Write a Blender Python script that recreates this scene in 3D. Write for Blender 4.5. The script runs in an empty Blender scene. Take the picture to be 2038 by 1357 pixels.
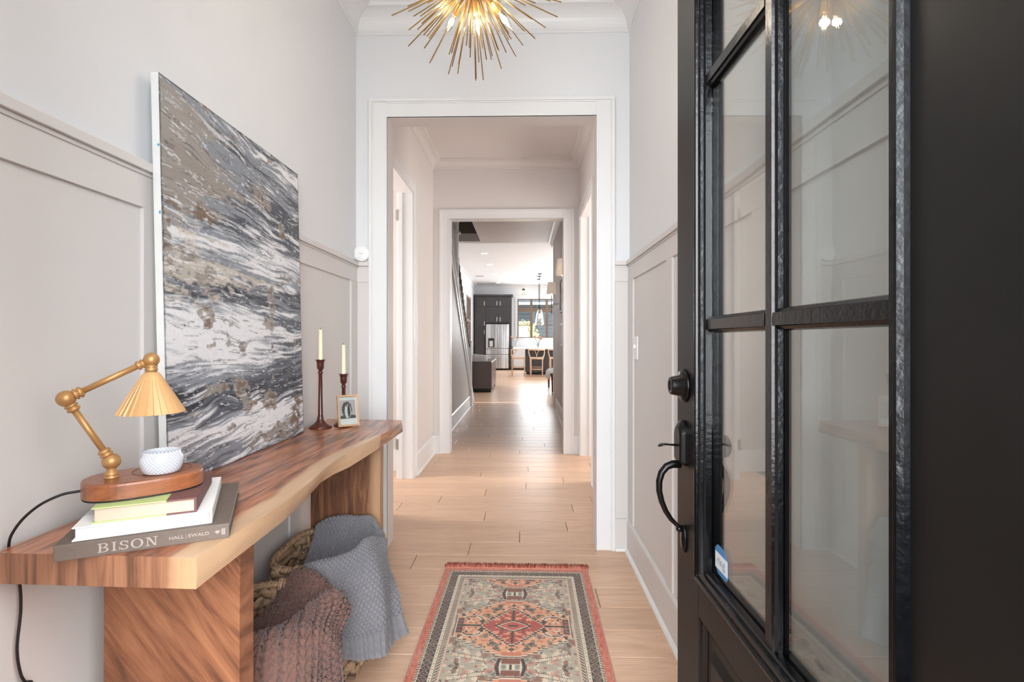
import bpy, bmesh, math, random
import numpy as np
from mathutils import Vector, Matrix
PI = math.pi
rnd = random.Random(7)
S = bpy.context.scene
COL = S.collection

# ------------------------------------------------------------------ camera, world, lights, exposure
cd = bpy.data.cameras.new('camera'); cam = bpy.data.objects.new('camera', cd); COL.objects.link(cam)
cam.location = (0, 0, 1.18); cam.rotation_euler = (PI/2, 0, math.atan(23/1019))
cd.sensor_width = 36; cd.lens = 36*1019/2038; cd.shift_y = -1.5/2038; cd.clip_start = .02; cd.clip_end = 200
S.camera = cam
S.view_settings.view_transform = 'Standard'; S.view_settings.look = 'None'
S.view_settings.gamma = 1; S.view_settings.use_curve_mapping = False
S.view_settings.exposure = 0.33

w = bpy.data.worlds.new('world'); S.world = w; w.use_nodes = True
wn = w.node_tree.nodes; wl = w.node_tree.links
sky = wn.new('ShaderNodeTexSky'); sky.sky_type = 'NISHITA'; sky.sun_disc = False
sky.sun_elevation = math.radians(50); sky.sun_rotation = math.radians(100); sky.dust_density = 3
hs = wn.new('ShaderNodeHueSaturation'); hs.inputs['Saturation'].default_value = .25
wl.new(sky.outputs[0], hs.inputs['Color']); wl.new(hs.outputs[0], wn['Background'].inputs[0])
wn['Background'].inputs[1].default_value = .8

def light(kind, name, loc, rot, energy, color=(1, 1, 1), **kw):
    l = bpy.data.lights.new(name, kind); l.energy = energy; l.color = color
    for k, v in kw.items(): setattr(l, k, v)
    o = bpy.data.objects.new(name, l); o.location = loc; o.rotation_euler = rot; COL.objects.link(o)
    return o
light('SUN', 'sun', (12, 0, 12), (0, math.radians(48), 0), 3.0, (1, .95, .85), angle=.02)
# daylight entering the open front door behind the camera
light('AREA', 'doorway_daylight', (-.1, -1.7, 1.8), (math.radians(91), 0, 0), 215, (.91, .96, 1), shape='RECTANGLE', size=2.4, size_y=2.6)
# lamp added on the unseen right side of the living room; kitchen window daylight
light('AREA', 'living_room_fill', (3.6, 14.5, 1.9), (0, math.radians(90), 0), 175, (.92, .96, 1), shape='RECTANGLE', size=2.2, size_y=5)
light('AREA', 'kitchen_daylight', (1.4, 20.85, 2.1), (math.radians(-90), 0, 0), 165, (.92, .96, 1), shape='RECTANGLE', size=3.0, size_y=1.5)
light('AREA', 'hall_fill', (1.9, 4.75, 1.6), (0, math.radians(90), 0), 38, (1, .93, .88), shape='RECTANGLE', size=1.6, size_y=.8)  # added in the unseen right side room to brighten the hall, no window there
light('AREA', 'side_room_fill', (-2.7, 3.8, 1.6), (0, math.radians(-90), 0), 46, (1, .97, .95), shape='RECTANGLE', size=1.6, size_y=1.0)  # added lamp inside the windowless left side room, spilling through its doorway

# ------------------------------------------------------------------ helpers
def lin(c):
    return tuple(((v/255)/12.92 if v/255 <= .04045 else (((v/255)+.055)/1.055)**2.4) for v in c)
class NT:
    def __init__(s, name):
        s.m = bpy.data.materials.new(name); s.m.use_nodes = True; s.t = s.m.node_tree
        s.b = s.t.nodes['Principled BSDF']; s.out = s.t.nodes['Material Output']
    def n(s, typ, **kw):
        nd = s.t.nodes.new(typ)
        for k, v in kw.items():
            if k.startswith('_'): setattr(nd, k[1:], v)
            else:
                nd.inputs[k.replace('__', ' ')].default_value = v
        return nd
    def l(s, a, b): s.t.links.new(a, b)
    def ramp(s, fac, stops):
        r = s.t.nodes.new('ShaderNodeValToRGB'); e = r.color_ramp.elements
        while len(e) < len(stops): e.new(.5)
        for i, (p, c) in enumerate(stops):
            e[i].position = p; e[i].color = (*c, 1) if len(c) == 3 else c
        s.l(fac, r.inputs[0]); return r.outputs[0]
    def mix(s, fac, a, b, mode='MIX'):
        m = s.t.nodes.new('ShaderNodeMix'); m.data_type = 'RGBA'; m.blend_type = mode
        for i, v in ((0, fac), (6, a), (7, b)):
            if hasattr(v, 'links') or isinstance(v, bpy.types.NodeSocket): s.l(v, m.inputs[i])
            else: m.inputs[i].default_value = v if i == 0 else ((*v, 1) if len(v) == 3 else v)
        return m.outputs[2]
    def bump(s, h, strength=.3, dist=.002):
        b = s.t.nodes.new('ShaderNodeBump'); b.inputs['Strength'].default_value = strength
        b.inputs['Distance'].default_value = dist
        s.l(h, b.inputs['Height']); s.l(b.outputs[0], s.b.inputs['Normal']); return b
    def co(s, scale=(1, 1, 1), rot=(0, 0, 0), loc=(0, 0, 0)):
        t = s.t.nodes.new('ShaderNodeTexCoord'); m = s.t.nodes.new('ShaderNodeMapping')
        m.inputs['Scale'].default_value = scale; m.inputs['Location'].default_value = loc; src = t.outputs['Object']
        if tuple(rot) != (0, 0, 0):
            m2 = s.t.nodes.new('ShaderNodeMapping'); m2.inputs['Rotation'].default_value = rot; s.l(src, m2.inputs[0]); src = m2.outputs[0]
        s.l(src, m.inputs[0]); return m.outputs[0]
    def noise(s, vec, scale=5, detail=4, rough=.5, dist=0):
        n = s.t.nodes.new('ShaderNodeTexNoise'); n.inputs['Scale'].default_value = scale; n.inputs['Detail'].default_value = detail
        n.inputs['Roughness'].default_value = rough; n.inputs['Distortion'].default_value = dist
        s.l(vec, n.inputs['Vector']); return n.outputs[0]
def mat(name, rgb, rough=.5, metal=0, var=.04, vs=8, bump=0, bs=80, bd=.001, spec=.5, emit=None, es=0, coat=0, srgb=True, sheen=0):
    N = NT(name); c = lin(rgb) if srgb else rgb
    v = N.noise(N.co(), vs, 4)
    lo = tuple(x*(1-var) for x in c); hi = tuple(min(1, x*(1+var)) for x in c)
    N.l(N.ramp(v, [(.3, lo), (.7, hi)]), N.b.inputs['Base Color'])
    N.b.inputs['Roughness'].default_value = rough; N.b.inputs['Metallic'].default_value = metal
    N.b.inputs['Specular IOR Level'].default_value = spec
    N.b.inputs['Coat Weight'].default_value = coat
    if sheen: N.b.inputs['Sheen Weight'].default_value = sheen
    if bump: N.bump(N.noise(N.co(), bs, 3), bump, bd)
    if emit: N.b.inputs['Emission Color'].default_value = (*emit, 1); N.b.inputs['Emission Strength'].default_value = es
    return N.m
def wood(name, dark, mid, light_, scale=(1, 1, 1), rot=(0, 0, 0), freq=3, rough=.4, dist=1.5, grain=.25, sap=None, attr=None, coat=0, lo=.3, hi=.7, loc=(0, 0, 0)):
    N = NT(name); dark, mid, light_ = map(lin, (dark, mid, light_))
    v = N.co(scale, rot, loc)
    a = N.noise(v, freq, 5, .55, dist)
    c = N.ramp(a, [(lo, dark), ((lo+hi)/2, mid), (hi, light_)])
    f = N.noise(N.co(tuple(s_*(1 if s_ <= min(scale) else 5) for s_ in scale), rot), freq*4, 3, .6)
    c = N.mix(grain, c, N.ramp(f, [(.35, tuple(x*.55 for x in mid)), (.65, tuple(min(1, x*1.25) for x in light_))]))
    if attr:
        at = N.n('ShaderNodeAttribute', _attribute_name=attr)
        sapc = N.ramp(N.noise(v, freq*1.3, 5, .6, 1), [(.3, tuple(x*.82 for x in lin(sap))), (.7, lin(sap))])
        c = N.mix(at.outputs['Fac'], c, sapc)
    N.l(c, N.b.inputs['Base Color']); N.b.inputs['Roughness'].default_value = rough; N.b.inputs['Coat Weight'].default_value = coat
    N.b.inputs['Coat Roughness'].default_value = .25
    N.bump(f, .12, .001)
    return N.m

class MB:
    def __init__(s): s.v = []; s.f = []; s.sm = []
    def add(s, vs, fs, M=None, smooth=False):
        b = len(s.v)
        s.v += [tuple(M @ Vector(v)) for v in vs] if M is not None else [tuple(v) for v in vs]
        s.f += [tuple(i+b for i in f) for f in fs]; s.sm += [smooth]*len(fs)
        return s
    def box(s, x0, x1, y0, y1, z0, z1, M=None):
        v = [(x, y, z) for x in (x0, x1) for y in (y0, y1) for z in (z0, z1)]
        return s.add(v, [(0, 1, 3, 2), (4, 6, 7, 5), (0, 4, 5, 1), (2, 3, 7, 6), (0, 2, 6, 4), (1, 5, 7, 3)], M)
    def tube(s, pts, r, n=8, closed=False, cap=True, M=None, flat=None, smooth=True):
        pts = [Vector(p) for p in pts]; L = len(pts); rr = r if isinstance(r, (list, tuple)) else [r]*L
        vs = []; up = None
        for i, p in enumerate(pts):
            a = pts[(i-1) % L] if (closed or i > 0) else p; b = pts[(i+1) % L] if (closed or i < L-1) else p
            t = (b-a).normalized()
            if up is None:
                up = Vector((0, 0, 1)) if abs(t.z) < .9 else Vector((1, 0, 0))
            if flat is not None: up = Vector(flat)
            sd = t.cross(up); sd = sd.normalized() if sd.length > 1e-6 else Vector((1, 0, 0)); u2 = sd.cross(t).normalized()
            if flat is None: up = u2
            ra = rr[i]; rx, ry = ra if isinstance(ra, tuple) else (ra, ra)
            for k in range(n):
                q = 2*PI*k/n; vs.append(p+sd*math.cos(q)*rx+u2*math.sin(q)*ry)
        fs = []
        for i in range(L if closed else L-1):
            for k in range(n):
                a = i*n+k; b = i*n+(k+1) % n; j = (i+1) % L
                fs.append((a, b, j*n+(k+1) % n, j*n+k))
        if cap and not closed: fs.append(tuple(range(n))[::-1]); fs.append(tuple((L-1)*n+k for k in range(n)))
        return s.add(vs, fs, M, smooth)
    def lathe(s, prof, n=24, M=None, smooth=True, wob=None):
        vs = []; 
        for i, (r, z) in enumerate(prof):
            for k in range(n):
                q = 2*PI*k/n; R = r*(1+(wob(k, i) if wob else 0)); vs.append((R*math.cos(q), R*math.sin(q), z))
        fs = [(i*n+k, i*n+(k+1) % n, (i+1)*n+(k+1) % n, (i+1)*n+k) for i in range(len(prof)-1) for k in range(n)]
        if prof[0][0] > 1e-6: fs.append(tuple(range(n))[::-1])
        if prof[-1][0] > 1e-6: fs.append(tuple((len(prof)-1)*n+k for k in range(n)))
        return s.add(vs, fs, M, smooth)
    def prism(s, poly, z0, z1, M=None):
        n = len(poly); v = [(x, y, z0) for x, y in poly]+[(x, y, z1) for x, y in poly]
        return s.add(v, [tuple(range(n))[::-1], tuple(range(n, 2*n))]+[(i, (i+1) % n, n+(i+1) % n, n+i) for i in range(n)], M)
    def build(s, name, m, parent=None, bev=0, seg=2, fix=True):
        me = bpy.data.meshes.new(name); me.from_pydata(s.v, [], s.f)
        me.polygons.foreach_set('use_smooth', s.sm)
        if fix:
            bm = bmesh.new(); bm.from_mesh(me); bmesh.ops.recalc_face_normals(bm, faces=bm.faces); bm.to_mesh(me); bm.free()
        me.materials.append(m)
        o = bpy.data.objects.new(name, me); COL.objects.link(o)
        if parent: o.parent = parent
        if bev:
            b = o.modifiers.new('b', 'BEVEL'); b.width = bev; b.segments = seg; b.limit_method = 'ANGLE'; b.angle_limit = .6
        return o
def box(name, m, x0, x1, y0, y1, z0, z1, parent=None, bev=0): return MB().box(x0, x1, y0, y1, z0, z1).build(name, m, parent, bev)
def thing(name, label, cat, loc=(0, 0, 0), rz=0, group=None, kind=None):
    o = bpy.data.objects.new(name, None); COL.objects.link(o); o.location = loc; o.rotation_euler = (0, 0, rz)
    o.empty_display_size = .05
    return tag(o, label, cat, group, kind)
def tag(o, label=None, cat=None, group=None, kind=None):
    if label: o['label'] = label
    if cat: o['category'] = cat
    if group: o['group'] = group
    if kind: o['kind'] = kind
    return o
def struct(o): o['kind'] = 'structure'; return o
def sroot(name, loc=(0, 0, 0)):
    o = bpy.data.objects.new(name, None); COL.objects.link(o); o.location = loc; o['kind'] = 'structure'; return o
def dup(o, parent=None, link=True):
    c = o.copy(); COL.objects.link(c); c.parent = parent
    for ch in [x for x in o.children]: dup(ch, c)
    return c
def T(x, y, z): return Matrix.Translation((x, y, z))
def R(a, ax): return Matrix.Rotation(a, 4, ax)
def frame_to(p, d):     # matrix that takes +Z to direction d at p
    return T(*p) @ Vector(d).to_track_quat('Z', 'Y').to_matrix().to_4x4()
def grid(name, P, m, parent=None, attrs=None, thick=None, closed_u=False):
    # P: (a,b,3) numpy array of points
    a, b = P.shape[:2]
    me = bpy.data.meshes.new(name)
    idx = np.arange(a*b).reshape(a, b)
    q = np.stack([idx[:-1, :-1], idx[1:, :-1], idx[1:, 1:], idx[:-1, 1:]], -1).reshape(-1, 4)
    if closed_u:
        q = np.concatenate([q, np.stack([idx[-1, :-1], idx[0, :-1], idx[0, 1:], idx[-1, 1:]], -1).reshape(-1, 4)])
    me.vertices.add(a*b); me.vertices.foreach_set('co', P.reshape(-1).astype('f4'))
    me.loops.add(q.size); me.loops.foreach_set('vertex_index', q.reshape(-1).astype('i4'))
    me.polygons.add(len(q)); me.polygons.foreach_set('loop_start', (np.arange(len(q))*4).astype('i4'))
    me.polygons.foreach_set('use_smooth', np.ones(len(q), bool))
    me.update(calc_edges=True)
    for nm, arr in (attrs or {}).items():
        if arr.ndim == 3:
            at = me.attributes.new(nm, 'FLOAT_COLOR', 'POINT')
            c = np.concatenate([arr.reshape(-1, 3), np.ones((a*b, 1))], 1); at.data.foreach_set('color', c.reshape(-1).astype('f4'))
        else:
            at = me.attributes.new(nm, 'FLOAT', 'POINT'); at.data.foreach_set('value', arr.reshape(-1).astype('f4'))
    me.materials.append(m)
    o = bpy.data.objects.new(name, me); COL.objects.link(o)
    if parent: o.parent = parent
    if thick:
        md = o.modifiers.new('s', 'SOLIDIFY'); md.thickness = thick; md.offset = -1
    return o
def attrmat(name, rough=.8, attr='col', bump=None, spec=.3, sheen=0, fine=.12, fs=400):
    N = NT(name); at = N.n('ShaderNodeAttribute', _attribute_name=attr)
    f = N.noise(N.co(), fs, 2)
    N.l(N.mix(1.0, at.outputs['Color'], N.ramp(f, [(.3, (1-fine,)*3), (.7, (1+fine,)*3)]), 'MULTIPLY'), N.b.inputs['Base Color'])
    N.b.inputs['Roughness'].default_value = rough; N.b.inputs['Specular IOR Level'].default_value = spec
    if sheen: N.b.inputs['Sheen Weight'].default_value = sheen
    if bump: N.bump(f, bump[0], bump[1])
    return N.m
def vnoise(x, y, seed=0):    # smooth value noise in numpy, 0..1
    xi = np.floor(x).astype(np.int64); yi = np.floor(y).astype(np.int64); fx = x-xi; fy = y-yi
    fx = fx*fx*(3-2*fx); fy = fy*fy*(3-2*fy)
    def h(i, j):
        n = (i*374761393+j*668265263+seed*1442695041) & 0xffffffff
        n = ((n ^ (n >> 13))*1274126177) & 0xffffffff
        return ((n ^ (n >> 16)) & 0xffff)/65535.
    return (h(xi, yi)*(1-fx)+h(xi+1, yi)*fx)*(1-fy)+(h(xi, yi+1)*(1-fx)+h(xi+1, yi+1)*fx)*fy
def fbm(x, y, seed=0, o=4):
    s = 0; a = .5
    for k in range(o): s = s+a*vnoise(x*2**k, y*2**k, seed+k*17); a *= .5
    return s/(1-.5**o)
def ss(a, b, x): t = np.clip((x-a)/(b-a), 0, 1); return t*t*(3-2*t)

# ------------------------------------------------------------------ materials
M_wall = mat('wall_paint', (224, 225, 227), .55, var=.012, vs=2, bump=.05, bs=250)
M_trim = mat('trim_paint', (229, 229, 229), .35, var=.012, vs=3)
M_wains = mat('wainscot_paint', (212, 208, 205), .45, var=.015, vs=3, bump=.03, bs=200)
M_ceil = mat('ceiling_paint', (226, 225, 224), .8, var=.01, vs=2)
M_hall = mat('hall_paint', (224, 218, 215), .5, var=.012, vs=2)
M_greige = mat('stair_wall_paint', (205, 197, 191), .5, var=.02, vs=2)
M_taupe = mat('stairwell_paint', (120, 108, 98), .7, var=.03)
M_slab = mat('joint_dark', (70, 52, 40), .9)
M_black = mat('door_black_paint', (17, 16, 15), .40, var=.12, vs=12, bump=.12, bs=60, bd=.0006, spec=.32)
M_gloss = mat('moulding_black_gloss', (8, 8, 10), .2, var=.3, vs=60, bump=.6, bs=70, bd=.0012, spec=.4)
M_bronze = mat('dark_bronze_metal', (40, 38, 38), .3, metal=.85, var=.15, vs=20)
M_gold = mat('brushed_gold', (182, 138, 88), .45, metal=.5, var=.06, vs=30)
M_brass = mat('brass_rod', (214, 172, 104), .35, metal=.7, var=.06, vs=30)
M_cord = mat('black_cord', (18, 17, 17), .5)
M_white = mat('white_plastic', (240, 240, 238), .35, var=.01)
M_bulb = mat('lit_bulb', (255, 225, 180), .3, emit=(1, .72, .42), es=14)
M_wax = mat('cream_wax', (240, 228, 196), .45, var=.03, vs=30)
M_wick = mat('black_wick', (15, 13, 12), .9)
M_dkwood = wood('mahogany', (45, 18, 14), (72, 30, 22), (98, 46, 34), (12, 12, 1), freq=6, rough=.25, coat=.5)
M_steel = mat('stainless_steel', (200, 200, 200), .28, metal=.95, var=.05, vs=3)
M_cab = mat('charcoal_cabinet_paint', (62, 60, 60), .4, var=.05)
M_stone = mat('white_quartz', (240, 240, 240), .25, var=.03, vs=6)
M_leather = mat('dark_brown_leather', (74, 56, 48), .38, var=.2, vs=7, bump=.3, bs=120, coat=.1)
M_lightwood = wood('pale_ash_wood', (190, 150, 125), (214, 178, 152), (228, 196, 172), (8, 8, 1), freq=5, rough=.45)
M_stain = wood('brown_stained_window_wood', (92, 72, 58), (120, 98, 80), (140, 116, 96), (8, 8, 1), freq=5, rough=.45)
M_shade = mat('linen_lampshade', (225, 205, 185), .9, var=.04, vs=60, emit=(1, .85, .7), es=.25)
M_fur = mat('grey_white_fur', (215, 212, 212), .95, var=.25, vs=25, bump=1, bs=120, bd=.01, sheen=.5)
M_dark = mat('near_black', (22, 20, 20), .6)
M_rail = wood('stair_rail_wood', (85, 60, 48), (112, 84, 68), (130, 98, 80), (8, 8, 1), freq=5, rough=.35)
def glassmat(name, tint=(1, 1, 1), rough=0.0):
    N = NT(name); t = N.t
    g = N.n('ShaderNodeBsdfGlossy', Roughness=rough); tr = N.n('ShaderNodeBsdfTransparent'); tr.inputs[0].default_value = (*tint, 1)
    geo = t.nodes.new('ShaderNodeNewGeometry'); dp = N.n('ShaderNodeVectorMath', _operation='DOT_PRODUCT'); N.l(geo.outputs['Incoming'], dp.inputs[0]); N.l(geo.outputs['Normal'], dp.inputs[1])
    def mth(op, x, y=0.0):
        nd = N.n('ShaderNodeMath', _operation=op)
        for i, q in enumerate((x, y)):
            if isinstance(q, (int, float)): nd.inputs[i].default_value = q
            else: N.l(q, nd.inputs[i])
        return nd.outputs[0]
    # Schlick reflectance, the same from both sides of the pane
    fr = mth('ADD', mth('MULTIPLY', mth('POWER', mth('SUBTRACT', 1.0, mth('ABSOLUTE', dp.outputs['Value'])), 5.0), .95), .11); nz = N.noise(N.co(), 30, 2)
    bm_ = N.n('ShaderNodeBump', Strength=.02, Distance=.001); N.l(nz, bm_.inputs['Height']); N.l(bm_.outputs[0], g.inputs['Normal'])
    mx = N.n('ShaderNodeMixShader'); N.l(fr, mx.inputs[0]); N.l(tr.outputs[0], mx.inputs[1]); N.l(g.outputs[0], mx.inputs[2])
    N.l(mx.outputs[0], N.out.inputs[0]); return N.m
M_glass = glassmat('clear_glass', (.93, .95, .94))
M_glassw = glassmat('window_glass', (.96, .97, .97))

# ------------------------------------------------------------------ floor of individual planks
def floor_mat():
    N = NT('oak_plank'); at = N.n('ShaderNodeAttribute', _attribute_name='tint')
    sep = N.n('ShaderNodeSeparateColor'); N.l(at.outputs['Color'], sep.inputs[0])
    co = N.t.nodes.new('ShaderNodeTexCoord'); ad = N.n('ShaderNodeVectorMath', _operation='ADD'); N.l(co.outputs['Object'], ad.inputs[0])
    cx = N.n('ShaderNodeCombineXYZ'); mu = N.n('ShaderNodeMath', _operation='MULTIPLY'); N.l(sep.outputs[1], mu.inputs[0]); mu.inputs[1].default_value = 37
    N.l(mu.outputs[0], cx.inputs[0]); N.l(mu.outputs[0], cx.inputs[2]); N.l(cx.outputs[0], ad.inputs[1])
    mp = N.n('ShaderNodeMapping'); mp.inputs['Scale'].default_value = (1.0, 9, 9); N.l(ad.outputs[0], mp.inputs[0])
    a = N.noise(mp.outputs[0], 2.2, 5, .6, 1.6)
    c = N.ramp(a, [(.28, lin((196, 158, 129))), (.5, lin((212, 176, 147))), (.72, lin((222, 188, 160)))])
    mp2 = N.n('ShaderNodeMapping'); mp2.inputs['Scale'].default_value = (4, 90, 90); N.l(ad.outputs[0], mp2.inputs[0])
    f = N.noise(mp2.outputs[0], 3, 3, .6)
    c = N.mix(.22, c, N.ramp(f, [(.35, lin((180, 140, 112))), (.65, lin((226, 194, 166)))]))
    hv = N.n('ShaderNodeHueSaturation'); N.l(c, hv.inputs['Color']); N.l(sep.outputs[0], hv.inputs['Value'])
    N.l(hv.outputs[0], N.b.inputs['Base Color'])
    N.b.inputs['Roughness'].default_value = .34; N.b.inputs['Specular IOR Level'].default_value = .45
    N.bump(f, .08, .001); return N.m
M_floor = floor_mat()
def plank_geo(x0, x1, y0, y1):
    g = .0013; c = .0022; x0 += g; x1 -= g; y0 += g; y1 -= g; zb = -.014
    v = [(x0, y0, zb), (x1, y0, zb), (x1, y1, zb), (x0, y1, zb),
         (x0, y0, -c), (x1, y0, -c), (x1, y1, -c), (x0, y1, -c),
         (x0+c, y0+c, 0), (x1-c, y0+c, 0), (x1-c, y1-c, 0), (x0+c, y1-c, 0)]
    f = [(8, 9, 10, 11)]
    for i in range(4):
        j = (i+1) % 4; f += [(i, j, 4+j, 4+i), (4+i, 4+j, 8+j, 8+i)]
    return v, f
def set_tint(me, vals):
    at = me.attributes.new('tint', 'FLOAT_COLOR', 'POINT')
    at.data.foreach_set('color', np.array(vals, 'f4').reshape(-1))
fl = sroot('floor')
box('subfloor', M_slab, -5, 4.2, .1, 21.3, -.2, -.012, fl)
JO = {5: [-.306], 4: [-.586, .75], 6: [-.024], 7: [.273, -.9], 8: [-.259], 9: [.344, -.882], 10: [-.62, .5], 11: [-.295], 12: [.02], 13: [.334], 14: [-.376], 15: [.041], 18: [-.344], 19: [-.042]}
XL, XR = -1.35, 1.0
far_v, far_f, far_t = [], [], []
k = -9
while True:
    y0 = 1.914+k*.179; y1 = y0+.179
    if y0 > 21: break
    if y1 > .27:
        near = y0 < 6.3
        xl, xr = (XL, XR) if y0 < 9.3 else (-2.1, 4.1)
        js = JO.get(k)
        if js is None:
            js = []; x = xl+rnd.uniform(.3, 1.6)
            while x < xr-.25: js.append(x); x += rnd.uniform(1.0, 1.9)
        e = [xl]+sorted(js)+[xr]
        for a, b in zip(e[:-1], e[1:]):
            t = rnd.uniform(.93, 1.06); q = rnd.random(); v, f = plank_geo(a, b, y0, y1)
            if near:
                o = MB().add(v, f).build('plank', M_floor, fl, fix=False); set_tint(o.data, [(t, q, 0, 1)]*len(v))
            else:
                bb = len(far_v); far_v += v; far_f += [tuple(i+bb for i in ff) for ff in f]; far_t += [(t, q, 0, 1)]*len(v)
    k += 1
o = MB().add(far_v, far_f).build('distant_planks', M_floor, fl, fix=False); set_tint(o.data, far_t); o['kind'] = 'stuff'
# plain floor of side rooms
box('side_room_floor', M_floor, -3.0, XL-.001, 2.6, 4.75, -.014, 0, fl); box('side_room_floor', M_floor, XR+.001, 2.6, 3.9, 5.6, -.014, 0, fl)

# ------------------------------------------------------------------ walls
YB, YB2, YC, YC2 = 2.90, 3.02, 5.33, 5.45
WL, WR, SL, SR = -.955, .597, -.943, .585           # drywall and stile faces in the foyer
ZC = 3.05
wl_ = sroot('wall_left'); wr_ = sroot('wall_right')
box('drywall', M_wall, WL-.12, WL, .27, YB2, 0, 3.2, wl_)
box('drywall', M_wall, WR, WR+.12, .27, YB2, 0, 3.2, wr_)
def wains(root, sgn, xw, xs, panels, yend):
    # one separate board for each rail and stile over the recessed panels
    lo, hi = sorted((xw, xs)); 
    e = .0006*sgn
    box('wainscot_field', M_wains, *sorted((xw-.002*sgn, xw+.0035*sgn)), .42, yend, .1, 1.60, root)
    box('rail', M_wains, lo, hi, .42, yend, 1.51, 1.60, root, bev=.001)
    ledge = MB().box(*sorted((xw, xs+.013*sgn)), .42, yend, 1.600, 1.622); ledge.box(*sorted((xw, xs+.004*sgn)), .42, yend, 1.590, 1.600)
    ledge.build('rail_cap', M_wains, root, bev=.0012)
    ys = [.42]+[v for p in panels for v in p]+[yend]
    for a, b in zip(ys[0::2], ys[1::2]):
        if b-a > .01: box('stile', M_wains, *sorted((xw, xs)), a, b, .18, 1.51, root, bev=.001)
wains(wl_, 1, WL, SL, [(.55, 1.25), (1.34, 2.05), (2.14, 2.785)], YB)
wains(wr_, -1, WR, SR, [(.60, 1.245), (1.33, 2.035), (2.12, 2.76)], YB)
def baseboard(name, m, pts, h=.18, t=.015, shoe=True, side=1):
    # pts: (x,y) path along the wall face; side: +1 board lies to the left of the path
    root = sroot(name)
    (x0, y0), (x1, y1) = pts
    d = Vector((x1-x0, y1-y0, 0)); L = d.length; a = math.atan2(d.y, d.x)
    Mx = T(x0, y0, 0) @ R(a, 'Z')
    s = side
    prof = [(0, 0), (t*s, 0), (t*s, h-.012), (t*.55*s, h-.004), (t*.3*s, h), (0, h)]
    def sweep(prof):
        n = len(prof); v = [(0, p, q) for p, q in prof]+[(L, p, q) for p, q in prof]
        return MB().add(v, [tuple(range(n)), tuple(range(n, 2*n))[::-1]]+[(i, (i+1) % n, n+(i+1) % n, n+i) for i in range(n)], Mx)
    sweep(prof).build('board', m, root)
    if shoe:
        sweep([(t*s, 0), ((t+.014)*s, 0), ((t+.0135)*s, .007), ((t+.009)*s, .014), (t*s, .019)]).build('shoe_moulding', M_trim, root)
    return root
baseboard('baseboard_left', M_wains, [(WL+.004, .42), (WL+.004, YB)], side=-1)
baseboard('baseboard_right', M_wains, [(WR-.004, .42), (WR-.004, YB)], side=1)

def cross_wall(name, m, mt, y0, y1, xl, xr, ox0, ox1, oz, top=3.2, cas=.10):
    root = sroot(name)
    mb = MB().box(xl, ox0, y0, y1, 0, top); mb.box(ox1, xr, y0, y1, 0, top); mb.box(ox0, ox1, y0, y1, oz, top)
    mb.build('drywall', m, root)
    return root
def casing(root, m, yf, ox0, ox1, oz, cw, th=.016, ch=.10, back=False):
    # U shaped casing around an opening: flat board, raised inner bead, outer back-band
    s = 1 if back else -1
    for nm, x0, x1, z0, z1 in (('side_casing', ox0-cw, ox0+.004, 0, oz+ch), ('side_casing', ox1-.004, ox1+cw, 0, oz+ch), ('head_casing', ox0+.004, ox1-.004, oz-.004, oz+ch)):
        mb = MB()
        mb.box(x0, x1, *sorted((yf, yf+s*th*.75)), z0, z1)
        bb = .018
        if nm == 'head_casing':
            mb.box(x0, x1, *sorted((yf, yf+s*th*1.5)), z1-bb, z1); mb.box(x0, x1, *sorted((yf, yf+s*th*1.15)), z1-bb-.008, z1-bb)
            mb.box(x0, x1, *sorted((yf, yf+s*th)), z0, z0+.012)
        elif x1 < (ox0+ox1)/2:
            mb.box(x0, x0+bb, *sorted((yf, yf+s*th*1.5)), 0, z1-bb); mb.box(x0+bb, x0+bb+.008, *sorted((yf, yf+s*th*1.15)), 0, z1-bb)
            mb.box(x1-.012, x1, *sorted((yf, yf+s*th)), 0, oz+.008); mb.box(x0, x1, *sorted((yf, yf+s*th*1.5)), z1-bb, z1)
        else:
            mb.box(x1-bb, x1, *sorted((yf, yf+s*th*1.5)), 0, z1-bb); mb.box(x1-bb-.008, x1-bb, *sorted((yf, yf+s*th*1.15)), 0, z1-bb)
            mb.box(x0, x0+.012, *sorted((yf, yf+s*th)), 0, oz+.008); mb.box(x0, x1, *sorted((yf, yf+s*th*1.5)), z1-bb, z1)
        mb.build(nm, m, root, bev=.0015)
def jamb(root, m, y0, y1, ox0, ox1, oz, t=.006):
    box('jamb', m, ox0-.001, ox0+t, y0, y1, 0, oz, root); box('jamb', m, ox1-t, ox1+.001, y0, y1, 0, oz, root)
    box('jamb', m, ox0+t, ox1-t, y0, y1, oz-t, oz+.001, root)
wb = cross_wall('wall_far', M_wall, M_trim, YB, YB2, WL-.1, WR+.1, -.779, .414, 2.45)
t1 = sroot('trim_1'); casing(t1, M_trim, YB, -.779, .414, 2.45, .098, ch=.098); jamb(t1, M_hall, YB-.001, YB2+.001, -.779, .414, 2.45)
# wainscot returns on the far wall, both sides of the casing
for x0, x1 in ((WL, -.877), (.512, WR)):
    box('return_board', M_wains, x0, x1, YB-.010, YB, .18, 1.60, wb)
    box('return_rail', M_wains, x0, x1, YB-.016, YB-.010, 1.51, 1.60, wb, bev=.001)
    box('return_rail_cap', M_wains, x0, x1, YB-.032, YB, 1.60, 1.622, wb, bev=.001)
    box('return_baseboard', M_wains, x0, x1, YB-.022, YB-.010, 0, .18, wb, bev=.001)
    box('return_shoe', M_trim, x0, x1, YB-.034, YB-.022, 0, .018, wb, bev=.004)

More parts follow.
